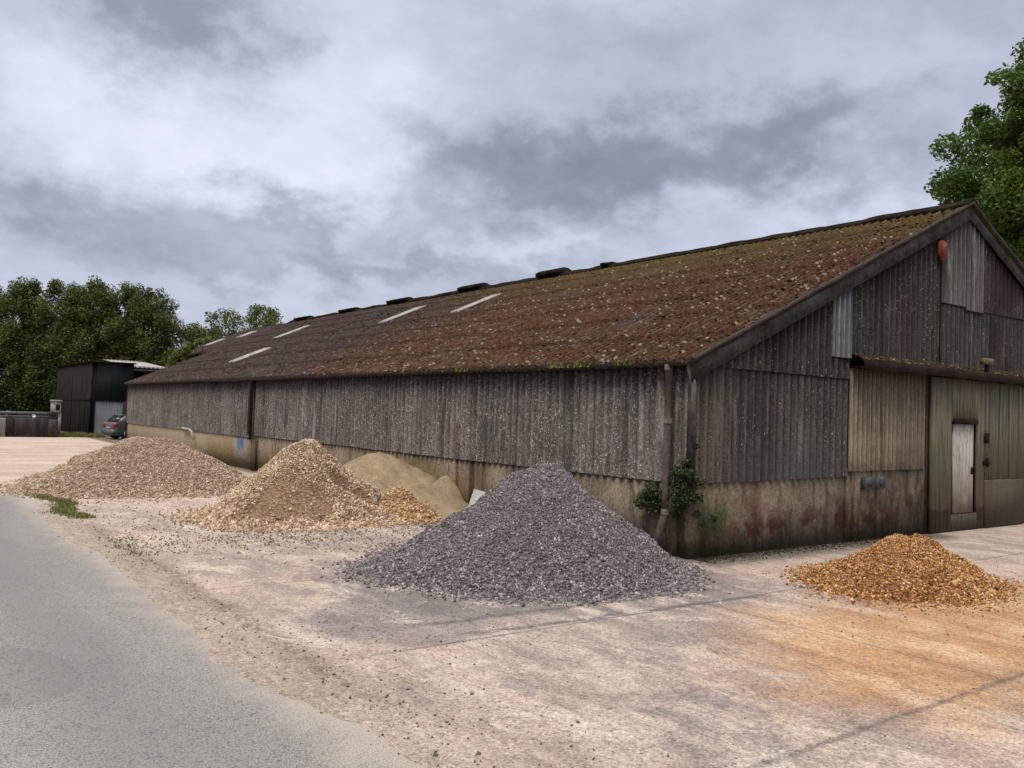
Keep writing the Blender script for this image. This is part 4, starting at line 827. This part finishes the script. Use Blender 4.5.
# ------------------------------------------------------------------ plants
def leaves(C, size, up=0.4, aspect=0.6):
    n = len(C); N = rng.normal(size=(n, 3)); N[:, 2] = np.abs(N[:, 2]) + up; N /= np.linalg.norm(N, axis=1)[:, None]
    A = np.cross(N, rng.normal(size=(n, 3))); A /= np.linalg.norm(A, axis=1)[:, None]; B = np.cross(N, A)
    s = (size * rng.uniform(0.6, 1.3, n))[:, None]
    V = np.stack([C - A * s * 0.5, C + B * s * 0.5 * aspect + A * s * .08, C + A * s * 0.5, C - B * s * 0.5 * aspect + A * s * .08], 1)
    return V.reshape(-1, 3), np.arange(n * 4).reshape(n, 4)
def crown_points(cl, cr, n, fz=0.7):
    """points in soft clumps; cl (k,3) clump centres, cr (k,) radii"""
    p = cr ** 2 / np.sum(cr ** 2); k = rng.choice(len(cl), n, p=p); d = rng.normal(size=(n, 3)); d /= np.linalg.norm(d, axis=1)[:, None]
    d[:, 2] *= fz
    return cl[k] + d * (cr[k] * rng.random(n) ** 0.45)[:, None], k
def add_crown(root, cl, cr, n, size, mat, name='crown', aspect=0.6, fz=0.7):
    C, k = crown_points(cl, cr, n, fz); V, F = leaves(C, size, aspect=aspect)
    tone = np.clip(rng.random(len(cl))[k] * 0.55 + rng.random(n) * 0.45, 0, 1)
    return mesh_obj(name, V, F, mat, root, np.repeat(tone, 4))
def add_trunk(root, base, cl, h, r0, mat, nl=14, z1=None):
    b = MB(); bx, by = base; top_ = np.array([cl[:, 0].mean(), cl[:, 1].mean(), h])
    pts = [(bx, by, -0.1), (bx + 0.05, by, h * 0.25), (bx * 0.6 + top_[0] * 0.4, by * 0.6 + top_[1] * 0.4, h * 0.55), tuple(top_ * [1, 1, 0.92])]
    b.tube(pts, [r0 * 1.2, r0 * 0.85, r0 * 0.55, r0 * 0.12], 9)
    for i in rng.choice(len(cl), min(nl, len(cl)), replace=False):
        c = cl[i]; t = np.clip((c[2] / h) * 0.7, 0.2, 0.8); s = np.array([bx + (top_[0] - bx) * t, by + (top_[1] - by) * t, h * t])
        m_ = (s + c) / 2 + [0, 0, -0.1 * np.linalg.norm(c - s)]
        b.tube([tuple(s), tuple(m_), tuple(c)], [r0 * 0.38, r0 * 0.24, r0 * 0.06], 6)
    return b.build('trunk', mat, root, smooth=True)
M_bark = simple('bark', (0.06, 0.05, 0.035), (0.10, 0.085, 0.06), 6, vert=True)
L_far = leaf_mat('poplar_leaves', [(0.0, (0.03, 0.043, 0.011)), (0.45, (0.082, 0.105, 0.024)), (0.8, (0.135, 0.16, 0.04)), (1.0, (0.19, 0.21, 0.07))])
L_dk = leaf_mat('hedge_leaves', [(0.0, (0.008, 0.016, 0.005)), (0.6, (0.022, 0.038, 0.010)), (1.0, (0.05, 0.07, 0.02))])
L_yel = leaf_mat('light_leaves', [(0.0, (0.07, 0.085, 0.016)), (0.5, (0.15, 0.17, 0.035)), (1.0, (0.26, 0.26, 0.07))])
L_big = leaf_mat('chestnut_leaves', [(0.0, (0.02, 0.038, 0.007)), (0.4, (0.06, 0.105, 0.016)), (0.75, (0.13, 0.19, 0.03)), (1.0, (0.23, 0.28, 0.06))], 0.35)
L_ivy = leaf_mat('ivy_leaves', [(0.0, (0.012, 0.024, 0.01)), (0.45, (0.034, 0.058, 0.02)), (0.8, (0.075, 0.105, 0.035)), (1.0, (0.17, 0.20, 0.06))], 0.2)

def column_crown(bx, by, h, wr, z0, k):
    z = rng.uniform(z0, h, k); t = (z - z0) / (h - z0)
    rr = wr * np.sqrt(np.clip(1 - (np.abs(t - 0.42) / 0.62) ** 2.4, 0.03, 1)); a = rng.uniform(0, 2 * math.pi, k); q = np.sqrt(rng.random(k)) * rr
    return np.stack([bx + q * np.cos(a), by + q * np.sin(a), z], 1), rng.uniform(0.55, 1.25, k) * (1 - 0.35 * t)
ptrees = [(-13.4, 81.3, 10.9), (-10.1, 78.9, 11.2), (-6.6, 76.3, 11.2), (-3.2, 74.0, 11.5), (-0.2, 71.6, 11.2), (2.4, 69.8, 11.2), (4.4, 68.0, 11.3), (6.5, 66.4, 11.1), (8.3, 65.1, 10.7)]
plabs = ['leafy green tree out at the far left end of the tree row', 'leafy green tree second from the far left end of the row', 'leafy tree at the left edge of the photo', 'full leafy tree left of the black shed, first whole crown from the left edge',
         'tallest leafy tree of the row, just left of the black shed', 'leafy tree whose crown stands over the left corner of the black shed', 'leafy tree right above the black shed', 'leafy tree above the pale roofed building, second from the row end', 'slim leafy tree at the right end of the row with sky gaps']
for (bx, by, h), lab in zip(ptrees, plabs):
    t = thing('broadleaf_tree', lab, 'tree', (bx, by, 0), 'row of trees behind the yard')
    cl, cr = column_crown(bx, by, h + rng.uniform(-.1, .3), rng.uniform(2.1, 2.6), 0.9, 230)
    add_crown(t, cl, cr * 0.85, 52000, 0.19, L_far, fz=1.25); add_trunk(t, (bx, by), cl, h, 0.2, M_bark, 12)
for (bx, by, h, lab) in ((11.6, 66.5, 8.6, 'small rounded tree in the gap right of the tree row'), (14.3, 65.2, 10.0, 'round topped tree showing over the far barn roof'), (17.2, 64.2, 10.4, 'larger right tree showing over the far barn roof'), (20.2, 63.5, 9.0, 'low bushy tree just above the barn ridge')):
    t = thing('round_tree', lab, 'tree', (bx, by, 0), 'trees over the barn roof')
    cl, cr = column_crown(bx, by, h, 2.9, 1.5, 150); add_crown(t, cl, cr * 0.8, 24000, 0.19, leaf_mat('distant_leaves', [(0.0, (0.04, 0.058, 0.014)), (0.5, (0.11, 0.14, 0.033)), (1.0, (0.19, 0.22, 0.07))]), fz=1.1); add_trunk(t, (bx, by), cl, h, 0.16, M_bark, 8)
hd = thing('hedge', 'dark dense hedge at the foot of the tree row', 'hedge', (-3, 66, 0))
k = 170; t_ = rng.random(k); cl = np.stack([-16 + 32 * t_ + rng.normal(0, 0.5, k), 79 - 17.5 * t_ + rng.normal(0, 0.8, k), rng.uniform(0.2, 3.6, k)], 1)
add_crown(hd, cl, rng.uniform(0.6, 1.2, k), 34000, 0.24, L_dk, 'foliage')
for i in range(24):
    tt = i / 23; MB().tube([(-16 + 32 * tt, 79 - 17.5 * tt, 0), (-16 + 32 * tt + random.uniform(-.3, .3), 79 - 17.5 * tt, 2.6)], [0.07, 0.03], 6).build('stem', M_bark, hd)

# big tree behind the gable on the right
tr = thing('chestnut_tree', 'big bright green tree rising behind the gable at the right edge', 'tree', (29.5, 7.0, 0))
k = 430; d = rng.normal(size=(k, 3)); d /= np.linalg.norm(d, axis=1)[:, None]; q = rng.random(k) ** 0.4
cen = np.array((30.1, 5.8, 12.4)); rad3 = np.array((5.1, 5.1, 6.6))
cl = cen + d * q[:, None] * rad3 * (1 + 0.14 * rng.normal(size=(k, 1))); cr = rng.uniform(0.35, 1.2, k)
add_crown(tr, cl, cr, 175000, 0.2, L_big, aspect=0.55); add_trunk(tr, (29.5, 7.0), cl, 16.5, 0.5, M_bark, 40)

# shrub sprouting at the broken verge of the far roof
sh = thing('buddleia_bush', 'yellow green bush sprouting beside the far end of the barn roof', 'bush', (3.0, 37.3, 2.6))
cl = np.array([(2.75, 37.3, 4.2), (2.95, 37.2, 4.5), (3.2, 37.0, 4.75), (3.5, 37.2, 5.0), (3.9, 37.0, 5.25), (2.7, 37.5, 3.8), (3.15, 37.1, 4.3), (4.3, 37.0, 5.35)])
add_crown(sh, cl, np.array([.38, .38, .34, .3, .25, .35, .35, .2]), 3600, 0.14, L_yel, 'foliage', 0.4)
b = MB()
for c in cl: b.tube([(3.0, 37.4, 0.0), (3.05, 37.4, 2.6), tuple(c)], [0.05, 0.035, 0.01], 6)
b.build('stems', M_bark, sh)
# ivy round the downpipe
iv = thing('ivy_plant', 'dark green ivy clump climbing round the foot of the corner downpipe', 'ivy', (-0.1, 0.3, 0.3))
cl = np.array([(-0.12, 0.62, 0.95), (-0.12, 0.72, 0.82), (-0.12, 0.55, 0.72), (-0.13, 0.8, 0.75), (-0.14, 0.5, 0.92), (-0.10, 0.1, 1.05), (-0.1, 0.05, 0.9), (-0.12, 0.12, 0.78), (-0.1, 0.12, 1.25), (-0.08, 0.0, 1.4), (0.05, -0.12, 1.1), (0.02, -0.1, 0.9), (-0.1, 0.15, 1.15), (-0.1, -0.08, 1.25),
               (-0.05, 0.2, 0.62), (0.1, -0.06, 0.65), (0.5, -0.03, 0.58), (0.02, -0.08, 1.62), (0.25, -0.03, 0.5)])
cr_ = np.array([.15, .16, .15, .14, .12, .15, .16, .14, .12, .09, .12, .12, .12, .1, .08, .08, .07, .05, .06])
C, kk = crown_points(cl, cr_ * 1.12, 4200); C[:, 0] = np.where(C[:, 1] > 0.03, np.minimum(C[:, 0], -0.05), C[:, 0]); C[:, 1] = np.where(C[:, 0] > 0.0, np.minimum(C[:, 1], -0.03), C[:, 1])
V, F = leaves(C, 0.042, aspect=0.75); mesh_obj('foliage', V, F, L_ivy, iv, np.repeat(rng.random(len(C)), 4))
b = MB(); b.tube([(-0.06, 0.3, 0), (-0.06, 0.45, 0.5), (-0.08, 0.6, 0.9)], [0.006, 0.006, 0.004], 6); b.tube([(-0.06, 0.3, 0), (-0.07, 0.12, 0.6), (-0.08, 0.02, 1.5)], [0.006, 0.006, 0.003], 6); b.build('stems', simple('dark_stem', (0.03, 0.022, 0.014), (0.05, 0.04, 0.025)), iv)

def grass(n, fx, h, name, label):
    x, y = fx(n); a = rng.uniform(0, 2 * math.pi, n); hh = h * rng.uniform(0.5, 1.3, n); wd = 0.012 + h * 0.06
    dx, dy = np.cos(a) * wd, np.sin(a) * wd; lx, ly = rng.normal(0, 0.5, n) * hh, rng.normal(0, 0.5, n) * hh; z = np.zeros(n)
    V = np.stack([np.stack([x - dx, y - dy, z], 1), np.stack([x + dx, y + dy, z], 1), np.stack([x + lx, y + ly, hh], 1)], 1).reshape(-1, 3)
    tag(mesh_obj(name, V, np.arange(n * 3).reshape(n, 3), M_grass, None, np.repeat(rng.random(n), 3)), label, 'grass', kind='stuff')
M_grass = leaf_mat('grass_blades', [(0, (0.07, 0.08, 0.02)), (0.5, (0.15, 0.16, 0.04)), (1, (0.28, 0.25, 0.10))], 0.2)
def verge_pts(n):
    y = 7.6 + 4.9 * rng.random(n); x = -6.5 + 0.12 * np.sin(y * 2.0) + rng.normal(0, 0.10, n) + 0.06 * vnoise(y * 3, y * 0, 31)
    k = vnoise(y * 2.2, x * 3, 5) > -0.35; return x[k].repeat(2)[:n] if False else x, y
grass(3400, verge_pts, 0.04, 'verge_grass', 'thin grass strip along the road edge near the gravel heap')
grass(420, lambda n: (rng.choice([-6.6, -6.5, -6.3, -4.7, -5.2, -5.9], n) + rng.normal(0, 0.10, n), np.zeros(n) + rng.choice([4.9, 4.3, 3.7, 9.9], n) + rng.normal(0, 0.15, n)), 0.03, 'weed_tufts', 'low weed tufts in the yard between road and stone heaps')
grass(4500, lambda n: (rng.uniform(-1.9, 0.7, n), 42.3 + 2.6 * rng.random(n)), 0.2, 'long_grass', 'bright grass strip at the foot of the black shed')
grass(700, lambda n: (-0.12 + rng.normal(0, 0.05, n), rng.choice([2.2, 2.85, 2.75, 1.2, 5.8], n) + rng.normal(0, 0.12, n)), 0.09, 'gutter_weeds', 'green weeds growing in the barn gutter')
gw = bpy.data.objects['gutter_weeds']; gw.location.z = 2.80

# ------------------------------------------------------------------ buildings behind
shd = thing('black_shed', 'tall black boarded shed with flat roof left of the barn', 'shed', (1.0, 48, 0))
b = MB()
y = 43.6
while y < 54.8:
    b.box((0.05 - 0.03 * random.random(), y, 2.02 if False else 0.0), (0.12, y + 0.42, 4.12)); y += 0.47
b.box((0.12, 43.65, 0), (0.3, 54.8, 4.1)); b.build('wall', simple('black_boards', (0.007, 0.0065, 0.007), (0.019, 0.017, 0.017), 5, vert=True, grit=0.4), shd)
MB().box((0.0, 43.5, 1.98), (0.04, 54.8, 2.06)).build('rail', M_black, shd)
MB().box((0.31, 43.65, 2.0), (2.25, 43.9, 4.1)).box((1.75, 43.65, 0), (2.25, 43.9, 1.995)).build('wall', simple('green_black_sheet', (0.010, 0.016, 0.014), (0.018, 0.024, 0.022), 3, vert=True, grit=0.2), shd)
b = MB(); corr(b, 'X', 0.31, 1.74, 2.0, 0.0, 43.7, 0.15, 0.018, seed=3); tag(b.build('wall', simple('grey_galvanised', (0.09, 0.097, 0.102), (0.13, 0.138, 0.144), 3, vert=True, grit=0.3), shd), 'pale grey metal sheets at the foot of the shed')
MB().box((0.31, 54.6, 0), (6, 54.8, 4.1)).box((5.8, 43.91, 0), (6, 54.59, 3.7)).box((2.26, 43.8, 0), (5.79, 43.95, 3.72)).build('wall', M_black, shd)
MB().box((-0.06, 43.45, 4.125), (2.32, 54.9, 4.20)).build('roof', M_ridge, shd); MB().box((2.325, 43.5, 3.73), (6.1, 54.9, 3.82)).build('roof', M_ridge, shd)
pb_ = thing('farm_building', 'pale roofed low building behind the black shed', 'building', (4, 60, 0))
MB().box((4.7, 56.05, 0), (7.0, 63.95, 4.3)).build('wall', simple('dull_block', (0.10, 0.09, 0.08), (0.15, 0.135, 0.12)), pb_)
n = 60; X = np.linspace(4.5, 7.3, n); Y = np.linspace(56, 64, 4); P = np.zeros((n, 4, 3)); P[:, :, 0] = X[:, None]; P[:, :, 1] = Y[None]; P[:, :, 2] = 4.50 + 0.09 * (P[:, :, 1] - 56) + 0.03 * np.cos(P[:, :, 0] * 2 * math.pi / 0.3)
b = MB(); b.slab(P, (0, 0, -0.06)); b.build('roof', simple('pale_asbestos_roof', (0.30, 0.28, 0.26), (0.40, 0.375, 0.35), 2, grit=0.4), pb_)
MB().prism([(55.95, 4.2), (64.05, 5.0), (64.05, 5.3), (55.95, 4.56)], 'x', 7.31, 7.4).build('verge_board', M_ridge, pb_)

# concrete barrier blocks with a rail behind
M_cb = simple('stained_block', (0.035, 0.03, 0.028), (0.08, 0.068, 0.062), 2.2, vert=True, grit=0.5)
M_cl = simple('pale_block', (0.26, 0.245, 0.225), (0.34, 0.32, 0.295), 2.2, vert=True, grit=0.5)
def block(x0, x1, h, mat, lab):
    b = MB(); n0 = 0.05; b.prism([(42.0, 0), (42.5, 0), (42.46, h - 0.06), (42.40, h), (42.1, h), (42.04, h - 0.06)], 'x', x0, x1)
    tag(b.build('concrete_block', mat), lab, 'concrete block', 'concrete blocks in front of the trees')
block(-9.2, -6.72, 0.98, M_cb, 'stained concrete block beyond the left edge of the photo, farthest from the shed')
block(-6.7, -4.12, 0.96, M_cl, 'pale concrete block at the left edge, whitest of its row')
block(-3.72, -2.62, 0.98, M_cb, 'stained concrete block right of the dark post')
block(-2.6, -2.2, 0.97, M_cb, 'narrow middle concrete block, third from the black shed')
block(-2.18, -1.72, 0.93, M_cb, 'dark concrete block nearest the black shed')
tag(MB().box((-4.08, 42.02, 0), (-3.76, 42.4, 1.02)).prism([(-4.08, 1.022), (-3.76, 1.022), (-3.92, 1.08)], 'y', 42.02, 42.4).build('gate_post', simple('dark_timber', (0.02, 0.017, 0.015), (0.035, 0.03, 0.026), 5, vert=True)), 'short dark timber post between the concrete blocks', 'post')
rl = thing('metal_fence', 'low grey metal rail fence behind the concrete blocks', 'fence', (-5, 43, 0))
M_gal = simple('galvanised_rail', (0.19, 0.19, 0.18), (0.26, 0.26, 0.25), 3, grit=0.3)
MB().box((-14, 43.0, 1.16), (-1.5, 43.06, 1.30)).build('rail', M_gal, rl); MB().box((-14, 43.0, 0.92), (-1.5, 43.05, 1.10)).build('rail', simple('dull_rail', (0.10, 0.10, 0.095), (0.15, 0.15, 0.14), 3), rl)
for i in range(6): MB().box((-13.6 + i * 2.4, 43.07, 0), (-13.5 + i * 2.4, 43.15, 1.32)).build('post', M_gal, rl)
wm = thing('white_reflector', 'small round white marker on top of the concrete blocks', 'marker', (-2.85, 42.25, 0.98))
b = MB(); b.tube([(-2.85, 42.16, 1.10), (-2.85, 42.20, 1.10)], 0.085, 14); b.build('disc', simple('white_paint', (0.7, 0.7, 0.66), (0.75, 0.75, 0.72)), wm); MB().box((-2.87, 42.205, 0.975), (-2.83, 42.235, 1.12)).build('stem', M_rust, wm)
mb_ = thing('meter_box', 'white meter box on a post left of the black shed', 'meter box', (-1.75, 42.7, 0))
MB().box((-1.98, 42.7, 1.30), (-1.52, 42.98, 1.88)).build('cabinet', simple('cream_box', (0.34, 0.34, 0.30), (0.42, 0.42, 0.38), 4), mb_)
MB().prism([(-2.05, 1.885), (-1.45, 1.885), (-1.5, 1.96), (-2.0, 1.96)], 'y', 42.62, 43.05).build('lid', simple('box_lid', (0.22, 0.22, 0.2), (0.28, 0.28, 0.26)), mb_)
MB().box((-1.78, 42.685, 1.42), (-1.58, 42.697, 1.72)).build('window', M_black, mb_)
MB().box((-1.62, 42.75, 0), (-1.48, 42.9, 1.297)).build('post', simple('grey_post', (0.2, 0.2, 0.19), (0.26, 0.26, 0.24)), mb_)

# ------------------------------------------------------------------ parked car, tail sticking out past the barn end
car = thing('parked_car', 'silver grey hatchback parked tail out behind the far end of the barn', 'car', (0.15, 40.0, 0))
ca = R(10); cO = Vector((0.36, 40.2, 0))
def cw(V):                                             # car space: x forward, y left, z up; origin at the middle of the rear bumper
    V = np.asarray(V, float) * 0.92; c, s_ = math.cos(ca), math.sin(ca)
    return np.stack([cO.x + V[:, 0] * c - V[:, 1] * s_, cO.y + V[:, 0] * s_ + V[:, 1] * c, V[:, 2]], 1)
def paint(name, c, rough=0.3, metal=0.5): m = Mat(name); return m.out(m.mix(m.mul(m.noise(3, 3), 0.3), c, tuple(x * 0.7 for x in c)), rough, metal=metal, spec=0.5)
st = [(0.0, .34, .72, .74, .60), (0.06, .22, .88, .90, .82), (0.22, .2, .93, 1.0, .86), (0.36, .2, .95, 1.20, .88), (0.62, .2, .95, 1.36, .88), (1.3, .2, .95, 1.42, .88), (2.0, .2, .94, 1.42, .88), (2.6, .2, .92, 1.30, .88), (3.2, .2, .88, .98, .88), (3.9, .22, .80, .82, .84), (4.15, .35, .62, .64, .66)]
secs = []
for (x, zb, zbelt, ztop, hw) in st:
    top_w = hw if ztop - zbelt < 0.12 else hw * (1 - 0.42 * (ztop - zbelt))
    s2 = [(hw * 0.8, zb), (hw, zb + 0.12), (hw * 1.02, (zb + zbelt) / 2), (hw, zbelt), ((hw + top_w) / 2, (zbelt + ztop) / 2 + 0.01), (top_w, ztop - 0.03), (top_w * 0.8, ztop)]
    secs.append([(x, -y_, z_) for y_, z_ in s2] + [(x, y_, z_) for y_, z_ in s2[::-1]])
n = len(secs[0]); V = cw(np.array(secs).reshape(-1, 3)); F = [(i * n + k, i * n + (k + 1) % n, (i + 1) * n + (k + 1) % n, (i + 1) * n + k) for i in range(len(secs) - 1) for k in range(n)]
b = MB(); b.addm(V, F); n0 = 0
b.F[3].append(np.array([(0, k + 1, k) for k in range(1, n - 1)])); b.F[3].append(np.array([((len(secs) - 1) * n, (len(secs) - 1) * n + k, (len(secs) - 1) * n + k + 1) for k in range(1, n - 1)]))
body = b.build('body', paint('silver_paint', (0.10, 0.10, 0.115)), car, smooth=False)
def cbox(name, a, c, mat, parent=car):
    t = MB().box(a, c); V = cw(np.concatenate(t.V)); return mesh_obj(name, V, np.concatenate(t.F[4]), mat, parent)
def cquad(name, pts, th, mat, parent=car):
    pts = np.array(pts, float); nn = np.cross(pts[1] - pts[0], pts[2] - pts[0]); nn /= np.linalg.norm(nn)
    V = np.concatenate([pts + nn * th, pts - nn * 0.01]); return mesh_obj(name, cw(V), [(0, 1, 2, 3), (7, 6, 5, 4), (0, 4, 5, 1), (1, 5, 6, 2), (2, 6, 7, 3), (3, 7, 4, 0)], mat, parent)
M_glass = paint('car_glass', (0.015, 0.018, 0.02), 0.08, 0.0); M_tail = paint('tail_lamp', (0.30, 0.02, 0.03), 0.35, 0.0); M_tyre = simple('tyre_rubber', (0.012, 0.012, 0.012), (0.02, 0.02, 0.02)); M_rim = paint('alloy', (0.4, 0.4, 0.42), 0.35, 0.8)
cquad('rear_window', [(0.20, 0.66, 1.02), (0.20, -0.66, 1.02), (0.50, -0.56, 1.31), (0.50, 0.56, 1.31)], 0.06, M_glass)
for s_ in (1, -1):
    pts = [(0.03, s_ * 0.83, 0.72), (0.03, s_ * 0.50, 0.74), (0.13, s_ * 0.56, 0.98), (0.24, s_ * 0.83, 1.06)]
    cbox('taillight', (-0.02, min(s_ * .54, s_ * .86), 0.70), (0.16, max(s_ * .54, s_ * .86), 0.95), M_tail)
    cquad('side_window', [(0.75, s_ * 0.885, 0.97), (2.6, s_ * 0.885, 0.95), (2.2, s_ * 0.74, 1.33), (0.95, s_ * 0.74, 1.33)][::s_], 0.03, M_glass)
    for xw in (0.72, 3.3):
        b = MB(); b.tube([(xw, s_ * 0.70, 0.32), (xw, s_ * 0.90, 0.32)], 0.32, 22); V = cw(np.concatenate(b.V)); wh = mesh_obj('wheel', V, [np.concatenate(f) for f in b.F.values() if f], M_tyre, car)
        b = MB(); b.tube([(xw, s_ * 0.902, 0.32), (xw, s_ * 0.915, 0.32)], 0.2, 18); mesh_obj('rim', cw(np.concatenate(b.V)), [np.concatenate(f) for f in b.F.values() if f], M_rim, wh)
cbox('bumper', (-0.09, -0.80, 0.30), (0.1, 0.80, 0.56), paint('dark_bumper', (0.10, 0.10, 0.12), 0.4, 0.2))
cbox('number_plate', (-0.035, -0.26, 0.60), (0.02, 0.26, 0.70), simple('plate_grey', (0.3, 0.29, 0.27), (0.34, 0.33, 0.3)))
cbox('rear_spoiler', (0.42, -0.58, 1.36), (0.72, 0.58, 1.40), paint('silver_paint_spoiler', (0.13, 0.13, 0.155)))
